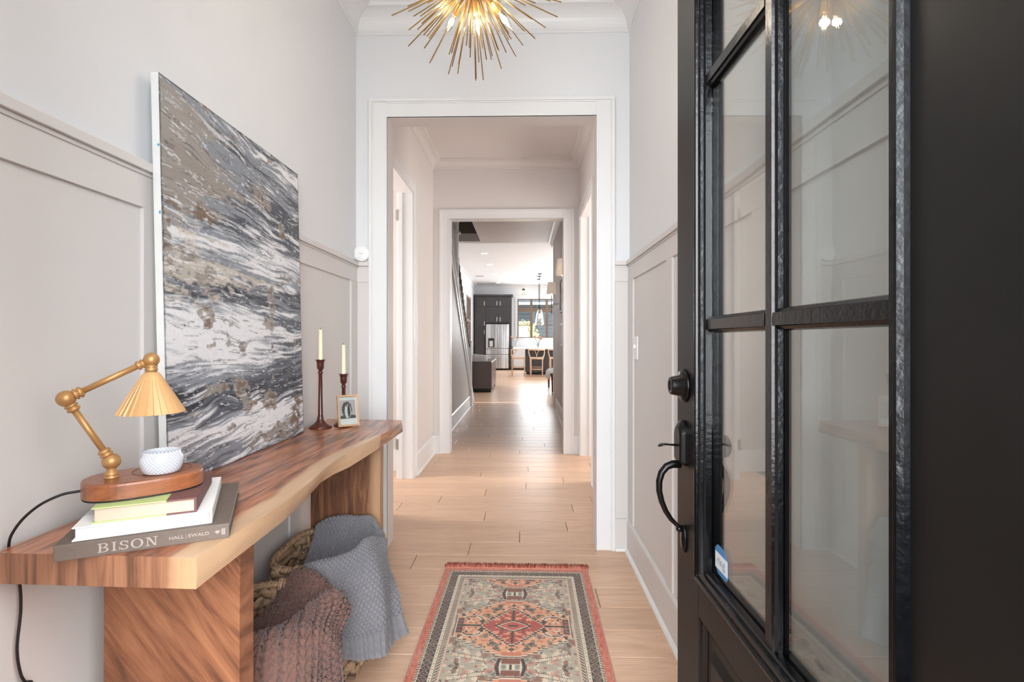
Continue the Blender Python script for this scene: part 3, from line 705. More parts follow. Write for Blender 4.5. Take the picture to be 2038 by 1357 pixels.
def stripe_mat():
    N = NT('striped_linen'); wv_ = N.n('ShaderNodeTexWave', Scale=9.0); N.l(N.co(), wv_.inputs[0])
    N.l(N.ramp(wv_.outputs[1], [(.5, lin((120, 112, 108))), (.6, lin((225, 218, 212)))]), N.b.inputs[0]); N.b.inputs['Roughness'].default_value = .9; return N.m
pillow('cushion', (-1.05, 11.95, .66), (1.1, .1, .15), stripe_mat(), 'grey and white striped cushion propped up on the leather sofa')
pillow('cushion', (-1.38, 11.95, .62), (1.1, 0, -.1), mat('grey_weave', (150, 142, 138), .9, bump=.5, bs=200), 'plain grey cushion behind the striped one on the sofa', sx=.38, sy=.38)
# bench with fur
bn = thing('bench', 'dark wood bench at the right, peeking past the hall wall end', 'bench', (.63, 11.1, 0))
for x in (0, .38):
    for y in (0, 1.7): MB().tube([(x, y, 0), (x, y, .40)], [.022, .03], 8).build('leg', M_dkwood, bn)
box('seat', M_leather, -.04, .42, -.05, 1.75, .38, .46, bn, bev=.02)
ng = 60; u, v = np.meshgrid(np.linspace(0, 1, ng), np.linspace(0, 1, ng), indexing='ij')
ang = (u-.5)*PI*1.15; fx = .82+.30*np.sin(ang); fz = .35+.17*np.cos(ang)+.03*vnoise(u*9, v*9, 4)
P = np.stack([fx+.02*(vnoise(u*20, v*20, 5)-.5), 11.05+v*1.3+.02*vnoise(u*14, v*14, 8), fz+.03*(vnoise(u*30, v*30, 6)-.5)], -1)
tag(grid('fur_throw', P, M_fur, thick=.02), 'grey and white fur throw draped over the bench', 'throw')
# wall sconces in the stair hall
def sconce(y, lab, first=None):
    if first: c = dup(first); c.location = (EX1, y, 0); c['label'] = lab; return c
    t = thing('swing_arm_sconce', lab, 'wall lamp', (EX1, y, 0), 0, 'shaded sconces in the stair hall')
    box('backplate', M_steel, -.012, 0, -.03, .03, 1.66, 1.79, t, bev=.003)
    MB().tube([(-.01, 0, 1.745), (-.115, 0, 1.745), (-.118, 0, 1.76), (-.118, 0, 1.90)], .006, 8).tube([(-.118, 0, 1.60), (-.118, 0, 1.75)], .009, 8).build('arm', M_steel, t)
    MB().lathe([(.076, 1.905), (.058, 2.085), (.056, 2.085), (.074, 1.905)], 28, T(-.118, 0, 0)).build('lamp_shade', M_shade, t)
    MB().lathe([(0, 1.98), (.02, 1.99), (.016, 1.92), (.012, 1.90)], 10, T(-.118, 0, 0)).build('bulb', M_bulb, t)
    return t
sn = sconce(5.72, 'nearer shaded wall sconce, cut by the second opening casing'); sconce(8.0, 'farther shaded wall sconce, fully visible on its swing arm', sn)
for y in (5.72, 8.0): light('POINT', 'sconce_glow', (EX1-.118, y, 2.0), (0, 0, 0), 2.0, (1, .8, .6), shadow_soft_size=.03)
for y0, y1, z0, z1, mm, lab in ((7.05, 7.55, 1.58, 2.06, M_rail, 'brown framed picture on the stair hall right wall'), (7.0, 7.5, 1.1, 1.42, M_white, 'white framed picture low on the stair hall right wall')):
    t = thing('picture_frame', lab, 'picture', (EX1, y0, z0))
    L_, H_ = y1-y0, z1-z0
    MB().box(-.02, 0, 0, L_, 0, .03).box(-.02, 0, 0, L_, H_-.03, H_).box(-.02, 0, 0, .03, .03, H_-.03).box(-.02, 0, L_-.03, L_, .03, H_-.03).build('frame', mm, t); box('print', M_white, -.008, -.001, .03, L_-.03, .03, H_-.03, t)
def switch(loc, rz, lab):
    t = thing('light_switch', lab, 'light switch', loc, rz)
    box('plate', M_white, -.036, .036, -.006, 0, -.06, .06, t, bev=.002); box('toggle', M_white, -.006, .006, -.018, -.006, -.003, .018, t, bev=.002)
    for z in (-.03, .03): MB().lathe([(0, .0072), (.003, .0066), (.003, .006)], 8, T(0, 0, z) @ R(PI/2, 'X')).build('screw', M_steel, t)
switch((WR-.0035, 2.70, 1.14), -PI/2, 'white toggle light switch on the right wainscot panel'); switch((HL, 4.47, 1.145), PI/2, 'white light switch in the hall beside the left doorway casing')
# ------------------------------------------------------------------ open front door (leaf along +Y from the hinge, outer face towards -X)
dr = thing('front_door', 'black entry door standing open at the right, with glass panes', 'door', (HX, HY, 0), .0147)
DW, TH, DT = .925, .045, 2.42
GU0, GU1, GZ0, GZ1 = .172, .749, .665, 2.305
def dbox(nm, u0, u1, z0, z1, x0=0, x1=TH, m=None, bev=.0015): return box(nm, m or M_black, x0, x1, u0, u1, z0, z1, dr, bev)
dbox('stile', 0, .150, .01, DT); dbox('stile', .772, DW, .01, DT)
dbox('top_rail', .150, .772, 2.325, DT); dbox('lock_rail', .150, .772, .548, .645); dbox('bottom_rail', .150, .772, .01, .22)
dbox('lower_panel', .150, .772, .22, .548, .014, .031, bev=0)
pm = MB()
for s_, xx in ((1, (.004, .016)), (-1, (.029, .041))):
    a, b = xx; u0, u1, z0, z1 = .19, .732, .258, .508; o_ = (b if s_ > 0 else a); q = (a if s_ > 0 else b); e = .022
    pm.add([(o_, u0, z0), (o_, u1, z0), (o_, u1, z1), (o_, u0, z1), (q, u0+e, z0+e), (q, u1-e, z0+e), (q, u1-e, z1-e), (q, u0+e, z1-e)], [(0, 1, 5, 4), (1, 2, 6, 5), (2, 3, 7, 6), (3, 0, 4, 7), (4, 5, 6, 7)])
pm.build('raised_panel', M_black, dr, bev=0)
def moulding(nm, u0, u1, z0, z1, prof, m, xs=0, sgn=1):
    # mitred frame swept round a rectangle; prof = (inset, height above face)
    mb = MB(); n = len(prof); v = []
    for cu, cz, su, sz_ in ((u0, z0, 1, 1), (u1, z0, -1, 1), (u1, z1, -1, -1), (u0, z1, 1, -1)):
        for i, h in prof: v.append((xs-sgn*h, cu+su*i, cz+sz_*i))
    f = [(k*n+i, k*n+i+1, ((k+1) % 4)*n+i+1, ((k+1) % 4)*n+i) for k in range(4) for i in range(n-1)]
    o = mb.add(v, f).build(nm, m, dr); return o
bead = [(0, 0), (.001, .006), (.005, .011), (.009, .0115), (.013, .009), (.0145, .005), (.018, .006), (.023, .006), (.026, .003), (.027, -.003), (.030, -.003), (.033, -.006), (.034, -.019)]
moulding('glazing_moulding', .144, .777, .632, 2.338, bead, M_gloss, 0)
moulding('glazing_moulding', .144, .777, .632, 2.338, bead, M_gloss, TH, -1)
moulding('panel_moulding', .150, .772, .22, .548, [(0, 0), (.002, -.003), (.008, -.006), (.012, -.011), (.020, -.013)], M_gloss, 0)
def muntin(a, b, vert, name='muntin'):
    for s_ in (0, 1):
        X = (lambda h: .0215-h) if s_ == 0 else (lambda h: .0235+h)
        prof = [(-.019, 0), (-.017, .008), (-.012, .011), (-.0105, .0155), (.0105, .0155), (.012, .011), (.017, .008), (.019, 0)]
        (c0, l0, l1) = a, b[0], b[1]; v = []
        for e in (l0, l1):
            for w_, h in prof: v.append((X(h), c0+w_, e) if vert else (X(h), e, c0+w_))
        n = len(prof); MB().add(v, [(i, i+1, n+i+1, n+i) for i in range(n-1)]+[tuple(range(n)), tuple(range(n, 2*n))]).build(name, M_gloss, dr)
muntin(.4605, (GZ0-.004, GZ1+.004), True)
for z in (1.215, 1.760): muntin(z, (GU0, .446), False); muntin(z, (.475, GU1), False)
zz = [GZ0-.012, 1.215, 1.76, GZ1+.012]
for i in range(3):
    for u0, u1 in ((GU0-.006, .4605), (.4605, GU1+.006)): box('pane', M_glass, .0205, .0245, u0, u1, zz[i], zz[i+1], dr)
# hardware
HU = .868
dbt = MB().lathe([(.041, 0), (.041, .004), (.037, .009), (.030, .010), (.030, .0105), (.0265, .012), (.022, .034), (.0205, .036), (.012, .036), (.011, .034), (0, .034)], 32, T(0, HU, 1.068) @ R(-PI/2, 'Y')).build('deadbolt', M_bronze, dr)
MB().box(-.0362, -.034, HU-.0012, HU+.0012, 1.062, 1.074).build('keyhole', M_dark, dbt)
def plate_poly(w_, h, top=.9, n=14):
    P = []
    for k in range(n+1): q = PI*k/n; P.append((w_*math.cos(q), h*.40+w_*top*1.1*math.sin(q)))
    P += [(-w_*.95, -h*.42), (-w_*.7, -h*.5), (w_*.7, -h*.5), (w_*.95, -h*.42)]
    return P
def plate(uc, zc, w_, h, t_, nm):
    P = plate_poly(w_, h); n = len(P); v = []
    for sc_, d in ((1, 0), (1, t_*.4), (.88, t_*.8), (.74, t_)):
        v += [(-d, uc+a*sc_, zc+b*sc_) for a, b in P]
    return MB().add(v, [(r*n+i, r*n+(i+1) % n, (r+1)*n+(i+1) % n, (r+1)*n+i) for r in range(3) for i in range(n)]+[tuple(range(3*n, 4*n))], None, False).build(nm, M_bronze, dr, bev=.001)
hp = plate(HU, .918, .030, .088, .020, 'handle_plate')
MB().tube([(-.016, HU, .921), (-.035, HU-.001, .922), (-.048, HU-.002, .924), (-.058, HU-.003, .923), (-.066, HU-.004, .919)], [(.0045, .003), (.005, .0025), (.011, .0022), (.013, .002), (.006, .0015)], 10, flat=(0, 0, 1)).build('thumb_latch', M_bronze, hp)
gp = []
for x, z in ((-.010, .874), (-.030, .874), (-.045, .868), (-.057, .853), (-.063, .832), (-.063, .808), (-.057, .782), (-.047, .758), (-.034, .738), (-.020, .724), (-.010, .717)): gp.append((x, HU, z))
MB().tube(gp, [(.009, .010), (.0095, .0095), (.0095, .009), (.009, .0085), (.0085, .008), (.008, .0075), (.0075, .007), (.007, .0065), (.006, .006), (.006, .005), (.010, .005)], 14).build('grip_handle', M_bronze, dr)
pl = MB().lathe([(.017, 0), (.017, .004), (.014, .007), (0, .009)], 24, T(0, HU, .690) @ Matrix.Diagonal((1, 1, 2.0, 1)) @ R(-PI/2, 'Y')).build('lower_rose', M_bronze, dr)
MB().lathe([(.008, 0), (.0085, .012), (.006, .016), (0, .017)], 14, T(-.004, HU, .715) @ R(-PI/2, 'Y')).build('mounting_post', M_bronze, dr)
MB().lathe([(.033, 0), (.033, .004), (.028, .008), (.013, .012), (.012, .03), (.022, .038), (.028, .048), (.027, .058), (.018, .064), (0, .066)], 28, T(TH, HU, .918) @ R(PI/2, 'Y')).build('inner_knob', M_bronze, dr)
box('latch_plate', M_bronze, .010, .035, DW-.001, DW+.001, .885, .945, dr)
for z in (.25, 1.2, 2.15): MB().tube([(.0, -.006, z), (.0, -.006, z+.1)], .007, 10).build('hinge', M_bronze, dr)
# window sticker on the inside of the lower far pane
M_stb = mat('sticker_blue', (70, 120, 165), .5, var=.05); M_stw = mat('sticker_white', (205, 208, 210), .5, var=.02)
sk = tag(MB().prism([(-.033, -.018), (-.016, -.031), (.024, -.031), (.033, -.022), (.033, .012), (.016, .031), (-.020, .031), (-.033, .020)], 0, .0006, T(.0195, .690, .708) @ R(PI/2, 'Z') @ R(PI/2, 'X') @ R(PI, 'Y')).build('window_sticker', M_stb), 'small blue and white alarm sticker in the lower corner of the door glass', 'sticker')
sk.matrix_world = T(HX, HY, 0) @ R(.0147, 'Z')
def text(body, parent, M, size, m, name='lettering', font=None, ext=.0002, align='CENTER', sx=1.0):
    c = bpy.data.curves.new(name, 'FONT'); c.body = body; c.size = size; c.extrude = ext; c.align_x = align; c.align_y = 'CENTER'; c.resolution_u = 4
    o = bpy.data.objects.new(name, c); COL.objects.link(o)
    dg = bpy.context.evaluated_depsgraph_get(); dg.update(); me = bpy.data.meshes.new_from_object(o.evaluated_get(dg))
    bpy.data.objects.remove(o); me.transform(M @ Matrix.Diagonal((sx, 1, 1, 1))); me.materials.clear(); me.materials.append(m)
    r = bpy.data.objects.new(name, me); COL.objects.link(r); r.parent = parent
    return r
# text frame for faces pointing -X: text x -> -Y, text y -> +Z, normal -> -X
FX = Matrix(((0, 0, -1, 0), (-1, 0, 0, 0), (0, 1, 0, 0), (0, 0, 0, 1)))
box('sticker_band', M_stw, .0183, .0189, .659, .721, .688, .722, sk)
text('ring', sk, T(.0181, .690, .707) @ FX, .026, mat('sticker_grey', (120, 135, 145), .5))

# ------------------------------------------------------------------ live-edge console table
K = .985; TZ = .806; TT = .054
top_edge = [(-.563, .868), (-.563, .93), (-.559, 1.0), (-.552, 1.1), (-.552, 1.2), (-.562, 1.33), (-.578, 1.46), (-.586, 1.58), (-.586, 1.70), (-.578, 1.82), (-.570, 1.95), (-.560, 2.07), (-.551, 2.17), (-.555, 2.28), (-.566, 2.36), (-.572, 2.388)]
bot_edge = [(-.563, .866), (-.565, .93), (-.566, 1.0), (-.567, 1.1), (-.569, 1.2), (-.580, 1.33), (-.596, 1.43), (-.610, 1.53), (-.606, 1.62), (-.588, 1.71), (-.580, 1.85), (-.574, 2.0), (-.572, 2.1), (-.570, 2.22), (-.568, 2.32), (-.566, 2.380)]
def interp(E, y): xs = np.array([e[0] for e in E]); ys = np.array([e[1] for e in E]); return np.interp(y, ys, xs)
def table_top():
    nu, nv, ne = 180, 46, 8
    t = np.linspace(0, 1, nu); XB = -.930
    y0 = .868; y1 = 2.388
    rows = []; sap = []; 
    def ends(s):   # far end is slightly slanted and the near end square
        return y0+.012*(1-s), y1+.03*(1-s)
    # loop section: top back->front, edge down, bottom front->back
    sec = [(s, 0) for s in np.linspace(0, 1, nv)]+[(1, q) for q in np.linspace(0, 1, ne)[1:]]+[(s, 1) for s in np.linspace(1, 0, 8)[1:]]
    P = np.zeros((nu, len(sec), 3)); A = np.zeros((nu, len(sec)))
    for j, (s, q) in enumerate(sec):
        a, b = ends(s); y = a+(b-a)*t
        xf = interp(top_edge, y)*(1-q)+interp(bot_edge, y)*q
        xf = xf+np.sin(q*PI)*.0015
        x = XB+(xf-XB)*s
        P[:, j, 0] = x; P[:, j, 1] = y; P[:, j, 2] = TZ-TT*q
        wsap = np.interp(y, [.85, 1.1, 1.35, 1.6, 1.85, 2.00, 2.05, 2.4], [.055, .05, .056, .044, .034, .014, -.06, -.12])
        d = (xf-x)
        A[:, j] = ss(-.008, .010, wsap-d+(fbm(y*9, x*25, 3)-.5)*.022) if q == 0 else ss(-.01, .01, wsap+.012+(fbm(y*9, q*4, 5)-.5)*.02)*(1 if (q < .999 or s > .93) else 0)
    return P, A
P, A = table_top()
M_slabtop = wood('acacia_slab', (66, 35, 23), (154, 90, 58), (192, 126, 88), (9, .9, 9), freq=2.6, rough=.3, dist=2.2, sap=(214, 176, 138), attr='sap', coat=.35, grain=.16, lo=.36, hi=.60)
M_endgrain = wood('acacia_end', (88, 58, 42), (144, 98, 72), (172, 122, 92), (16, 1, .8), freq=2.4, rough=.45, dist=1.0, sap=(188, 148, 112), attr='sap', grain=.2, lo=.36, hi=.6)
M_leg = wood('acacia_leg', (68, 38, 27), (130, 82, 56), (160, 108, 76), (9, 1.5, 1.1), rot=(0, math.radians(38), 0), freq=2.0, rough=.45, dist=2.4, grain=.18, loc=(0, 0, .3))
M_leg2 = wood('acacia_leg_dark', (58, 34, 24), (104, 66, 46), (150, 102, 70), (11, 2, 1.1), freq=2.2, rough=.45, dist=2.6, grain=.2, sap=(176, 138, 102), attr='sap')
tb = thing('console_table', 'live-edge wooden slab console table against the left wall', 'table', (0, 0, 0))
tp = grid('tabletop', P, M_slabtop, tb, {'sap': A}, closed_u=False)
# ends as grain-end caps
for e, nm in ((0, 'end_grain'), (-1, 'end_grain')):
    nv = 46; topx = P[e, :nv]; bl = P[e, nv-1+7:][::-1]
    bx = np.interp(np.linspace(0, 1, nv), np.linspace(0, 1, len(bl)), bl[:, 0]); by = np.interp(np.linspace(0, 1, nv), np.linspace(0, 1, len(bl)), bl[:, 1])
    edge = P[e, nv-1:nv+7]
    G = np.zeros((nv, 8, 3))
    for r in range(8):
        q = r/7; G[:, r, 0] = topx[:, 0]*(1-q)+bx*q; G[:, r, 1] = topx[:, 1]*(1-q)+by*q; G[:, r, 2] = TZ-TT*q
    G[-1] = edge
    sp = ss(-.01, .012, .048-(G[-1:, :, 0]-G[:, :, 0])+(fbm(G[:, :, 0]*30, G[:, :, 2]*30, 9)-.5)*.02) if e == 0 else np.zeros((nv, 8))
    g_ = grid(nm, G, M_endgrain if e == 0 else M_leg2, tp, {'sap': sp})
    for p in g_.data.polygons: p.use_smooth = False
# flat shading edge where top meets side
for p in tp.data.polygons: p.use_smooth = False
def leg(y0, y1, m, xl, xr, sapx):
    nx = 24; nz = 30; mb = []
    z = np.linspace(0, TZ-TT, nz); xr_z = xr+.0012*np.sin(z*9)
    xs = np.linspace(0, 1, nx)
    loop = [(a, 0) for a in xs]+[(1, q) for q in (.33, .66, 1)]+[(a, 1) for a in xs[::-1][1:]]+[(0, .5)]
    P = np.zeros((len(loop)+1, nz, 3)); A = np.zeros((len(loop)+1, nz))
    for i, (a, q) in enumerate(loop+[loop[0]]):
        x = xl+(xr_z-xl)*a; P[i, :, 0] = x; P[i, :, 1] = y0+(y1-y0)*q; P[i, :, 2] = z
        A[i] = ss(0, .03, sapx-(xr_z-x)+(fbm(z*3, x*20, 4)-.5)*.008)
    o = grid('leg', P, m, tb, {'sap': A})
    for p in o.data.polygons: p.use_smooth = False
leg(1.060, 1.115, M_leg, -.885, -.594, -1)
leg(2.110, 2.158, M_leg2, -.885, -.594, .055)

# ------------------------------------------------------------------ abstract canvas leaning on the wall
def canvas():
    nu, nv = 300, 400
    u, v = np.meshgrid(np.linspace(0, 1, nu), np.linspace(0, 1, nv), indexing='ij')   # u: near->far, v: top->bottom
    W_, H_ = .79, 1.045
    X = u*W_*10; Y = v*H_*10
    bend = (fbm(X*.22, Y*.35, 50)-.5)*1.5
    sx_ = X+Y*.15; sy_ = Y+bend-X*(.04+.12*ss(.55, 0, v)-.10*ss(.55, .9, v))
    st1 = fbm(sx_*.35, sy_*5, 1, 5); st2 = fbm(sx_*.9, sy_*14, 2, 4); st3 = fbm(sx_*.5, sy_*2.4, 3, 5)
    blot = fbm(X*1.1, Y*1.6, 4, 5); crust = fbm(X*4, Y*6, 6, 4)
    C = lambda c: np.array(lin(c))[None, None, :]
    navy, slate, mid_, pale, white = C((36, 40, 50)), C((82, 88, 99)), C((138, 143, 151)), C((196, 200, 206)), C((228, 228, 230))
    taupe, cream, brown = C((150, 142, 134)), C((206, 196, 184)), C((112, 88, 68))
    col = slate*np.ones((nu, nv, 1))
    def lay(col, c, m): return col*(1-m[..., None])+c*m[..., None]
    # base tone by region
    g = lambda c, w_: np.exp(-((v-c)/w_)**2)
    dark = ss(.44, .58, st1+.22*g(.50, .05)+.20*g(.80, .08)+.20*ss(.5, .85, u)*g(.70, .12)+.12*g(.24, .10)*ss(.25, .7, u)+.10*g(.30, .04)-.28*g(.64, .10)*(1-ss(.45, .85, u))-.10*g(.40, .05)-.03)
    col = lay(mid_*np.ones((nu, nv, 1)), slate, dark); col = lay(col, navy, dark*ss(.46, .60, st2*.6+st3*.4+.04))
    # flat taupe block top left with ragged border, its colour returning in small scrapes
    tm = ss(.0, .06, .34-np.abs(u-.08)*.8-1.5*np.abs(v-.165)+(crust-.5)*.16+(st1-.5)*.5)
    col = lay(col, taupe*1.12, tm*.85)
    # pale and white strokes
    wreg = .12*g(.38, .05)+.30*g(.64, .085)*(1-ss(.40, .85, u))+.05*g(.03, .04)-.16*g(.50, .035)-.12*g(.80, .05)+.10*g(.92, .045)*ss(.15, .5, u)+.05*g(.88, .05)-.14*g(.17, .09)*(1-ss(.3, .6, u))-.07*g(.14, .14)
    wm = ss(.48, .60, st2*.45+st1*.25+st3*.30+wreg); col = lay(col, pale, wm*.8)
    col = lay(col, white, ss(.55, .66, st2*.5+st3*.5+wreg))
    cm = ss(.0, .05, .10-np.abs(v-.445-.05*u)-.12*u+(crust-.5)*.16+(st1-.5)*.2); col = lay(col, cream, cm*.75)
    tm2 = ss(.65, .69, blot+.12*g(.44, .05)*(1-ss(.5, .9, u))+.09*ss(.6, 1, u)*g(.56, .09)+.05*g(.86, .04)+(crust-.5)*.2-.03); col = lay(col, taupe, tm2*.9)
    bm_ = ss(.64, .70, crust*.45+blot*.55+.20*g(.305, .03)*(1-ss(.22, .45, u))+.22*np.exp(-(((v-.88)/.05)**2+((u-.93)/.08)**2))+.07*g(.84, .03)*np.exp(-((u-.6)/.12)**2)-.04); col = lay(col, brown, bm_*.8)
    # fine dark scratches, and lifted white flecks
    sc_ = ss(.66, .72, fbm(sx_*1.5, sy_*26, 31, 3)); col = lay(col, navy, sc_*.55)
    fl_ = ss(.70, .75, fbm(sx_*3, sy_*22, 33, 3)); col = lay(col, white, fl_*.7)
    edge = np.minimum(np.minimum(u*W_, (1-u)*W_), np.minimum(v*H_, (1-v)*H_)); col = lay(col, navy, (1-ss(0, .006, edge+(crust-.5)*.006))*.8)
    relief = (.0012*st2+.0010*wm+.0008*tm2+.0006*crust)
    P = np.zeros((nu, nv, 3)); P[..., 1] = u*W_; P[..., 2] = (1-v)*H_; P[..., 0] = relief
    return P, col, W_, H_
P, Cc, CW_, CH_ = canvas()
cv = thing('abstract_canvas', 'large abstract grey, white and taupe canvas leaning on the left wall', 'painting', (-.891, 1.262, TZ))
tilt = Matrix.Rotation(-math.asin(.024/1.045), 4, 'Y')
cv.matrix_world = T(-.891, 1.262, TZ+.001) @ tilt
M_cedge = mat('raw_canvas_edge', (226, 226, 224), .85, var=.05, vs=12, bump=.3, bs=300)
mb = MB().box(-.019, -.0002, 0, CW_, 0, CH_); ce_ = mb.build('stretcher', M_cedge, cv)
grid('painted_face', P, attrmat('oil_paint', .45, spec=.5, bump=(.35, .0012), fs=260, fine=.07), cv, {'col': Cc})
for z_, s_ in ((.69, .008), (.86, .006)): MB().box(-.006, -.001, -.0006, 0, z_, z_+s_).build('blue_paint_smear', mat('blue_smear', (96, 160, 200), .6), ce_)

# ------------------------------------------------------------------ books
def book(name, lab, FL, dx, dy, z0, z1, mc, mp, spine='front', grp=None, board=.0022, over=.004):
    # local frame: x along front edge, y away from the viewer
    FL = Vector(FL)*K; a = math.atan2(dx[1], dx[0]); L = Vector(dx).length*K; D = dy*K
    t = thing(name, lab, 'book', (FL.x, FL.y, z0), a, grp)
    h = z1-z0
    if spine == 'front':
        MB().box(0, L, 0, D, h-board, h).build('front_cover', mc, t, bev=.0006); MB().box(0, L, 0, D, 0, board).build('back_cover', mc, t, bev=.0006)
        sp = MB().box(0, L, -.0005, .004, 0.0003, h-.0003).build('spine', mc, t, bev=.0015)
        pg = MB().box(over, L-over, .004, D-over, board, h-board).build('pages', mp, t)
    else:
        MB().box(0, L, 0, D, h-board, h).build('front_cover', mc, t, bev=.0006); MB().box(0, L, 0, D, 0, board).build('back_cover', mc, t, bev=.0006)
        sp = MB().box(L-.004, L+.0005, 0, D, .0003, h-.0003).build('spine', mc, t, bev=.0015)
        n = 6; mbp = MB()
        mbp.box(over, L-.004, over, D-over, board, h-board); pg = mbp.build('pages', mp, t)
    return t, sp, L, D, h
def page_mat(name, c):
    N = NT(name); wv_ = N.noise(N.co((1, 1, 60)), 60, 2); N.l(N.ramp(wv_, [(.3, tuple(x*.84 for x in lin(c))), (.6, lin(c))]), N.b.inputs[0]); N.b.inputs['Roughness'].default_value = .85; return N.m
M_bison = mat('taupe_cloth', (104, 91, 82), .75, var=.05, vs=90, bump=.15, bs=500); M_blet = mat('silver_foil_print', (164, 152, 144), .5, var=.02)
b1, sp1, L1, D1, h1_ = book('book', 'large taupe hardcover at the bottom of the stack, spine lettered BISON', (-.803, .856), (.237, .117), .312, TZ, TZ+.0275, M_bison, page_mat('pages_white', (225, 220, 212)))
FY = Matrix(((1, 0, 0, 0), (0, 0, -1, 0), (0, 1, 0, 0), (0, 0, 0, 1)))    # text facing -Y
def serif_letter(ch):    # slab-serif capitals drawn as strokes in a 1 x 1.15 box
    B = []
    def arc(cx, cy, rx, ry, a0, a1, w0=.16, w1=.16, n=18):
        P_ = []
        for k in range(n+1):
            q = math.radians(a0+(a1-a0)*k/n); th = w0+(w1-w0)*abs(math.cos(q)); P_.append((cx+math.cos(q)*rx, cy+math.sin(q)*ry, th/2))
        return P_
    return B
def strokes(ch):
    # returns list of polygons (quads) in unit box, thick verticals and thin horizontals with slab serifs
    Q = []; V, Hh = .17, .085
    def rect(x0, x1, y0, y1): Q.append([(x0, y0), (x1, y0), (x1, y1), (x0, y1)])
    def ring(cx, cy, rx, ry, a0, a1, tv=V, th=Hh, n=22):
        for k in range(n):
            q0, q1 = math.radians(a0+(a1-a0)*k/n), math.radians(a0+(a1-a0)*(k+1)/n)
            pt = lambda q, o: (cx+math.cos(q)*(rx-o*tv), cy+math.sin(q)*(ry-o*th))
            Q.append([pt(q0, 0), pt(q1, 0), pt(q1, 1), pt(q0, 1)])
    if ch == 'B':
        rect(.0, .52, 0, .07); rect(.0, .52, .93, 1); rect(.12, .12+V, .07, .93); rect(.29, .52, .49, .56)
        ring(.50, .765, .34, .235, -90, 90); ring(.50, .265, .40, .265, -90, 90); w_ = .95
    elif ch == 'I': rect(0, .42, 0, .07); rect(0, .42, .93, 1); rect(.125, .125+V, .07, .93); w_ = .42
    elif ch == 'S':
        ring(.40, .74, .32, .26, 20, 270, .15, .085); ring(.42, .27, .36, .27, -160, 90, .15, .085); rect(.68, .74, .66, .97); rect(.02, .08, .03, .36); w_ = .80
    elif ch == 'O': ring(.52, .5, .52, .52, 0, 360, .18, .075, 34); w_ = 1.04
    elif ch == 'N':
        rect(0, .40, .93, 1); rect(.16, .24, .05, .95); rect(0, .40, 0, .07); rect(.68, 1.08, .93, 1); rect(.84, .92, 0, .95); Q.append([(.16, .99), (.36, .99), (.92, 0), (.76, 0)]); w_ = 1.08
    return Q, w_
def word(body, parent, M, h, gap, m, xs=1.0):
    x = 0; objs = []
    for ch in body:
        Q, w_ = strokes(ch); mb = MB()
        for q in Q:
            pts = [((x+a*xs)*h, b*h) for a, b in q]; mb.prism(pts, 0, .0002, M)
        mb.build('letter', m, parent, fix=True); x += (w_*xs+gap)
    return x*h
word('BISON', sp1, T(.060, -.0006, h1_/2-.0078) @ FY, .0156, .20, M_blet, 1.12)
text('HALL', sp1, T(.1755, -.0008, h1_/2) @ FY, .0085, M_blet, sx=1.15); text('EWALD', sp1, T(.2105, -.0008, h1_/2) @ FY, .0085, M_blet, sx=1.15)
box('divider', M_blet, .1905, .1909, -.0009, -.0005, h1_/2-.005, h1_/2+.004, sp1)
mk = MB()     # bird-like publisher mark
for a in (-60, -25, 25, 60): mk.add([(0, 0, 0), (.0016, .001, 0), (0, .0062, 0), (-.0016, .001, 0)], [(0, 1, 2, 3)], T(.2405, -.0009, h1_/2-.001) @ FY @ R(math.radians(a), 'Z'))
mk.box(.2401, .2409, -.001, -.0008, h1_/2-.0045, h1_/2+.001); mk.build('publisher_mark', M_blet, sp1)
for i in range(3): box('small_print', M_blet, .2475+i*.0022, .2488+i*.0022, -.0009, -.0006, h1_/2-.006, h1_/2+.006, sp1)
M_wcov = mat('white_book_cloth', (236, 236, 234), .6, var=.01)
b2, sp2, L2, D2, h2_ = book('book', 'white hardcover in the middle of the stack, slightly turned', (-.786, .873), (.187, .098), .272, TZ+.028, TZ+.052, M_wcov, page_mat('pages_cool', (222, 224, 228)), spine='right')
box('red_headband', mat('red_headband', (120, 30, 50), .7), L2-.0045, L2-.002, .001, .004, .003, h2_-.003, b2)
M_green = mat('pale_green_cover', (182, 202, 136), .6, var=.02); M_maroon = mat('maroon_book_cloth', (112, 76, 72), .65, var=.05, vs=60)
b3, sp3, L3, D3, h3_ = book('book', 'pale green hardcover with maroon spine on top of the stack', (-.768, .892), (.146, .068), .215, TZ+.0522, TZ+.0795, M_green, page_mat('pages_tan', (206, 184, 164)), spine='right')
sp3.data.materials.clear(); sp3.data.materials.append(M_maroon)
for z0, z1 in ((h3_-.0026, h3_+.0003), (-.0001, .0026)): box('spine_cloth', M_maroon, L3*.70, L3, -.0003, D3+.0003, max(z0, 0.0), z1, sp3)

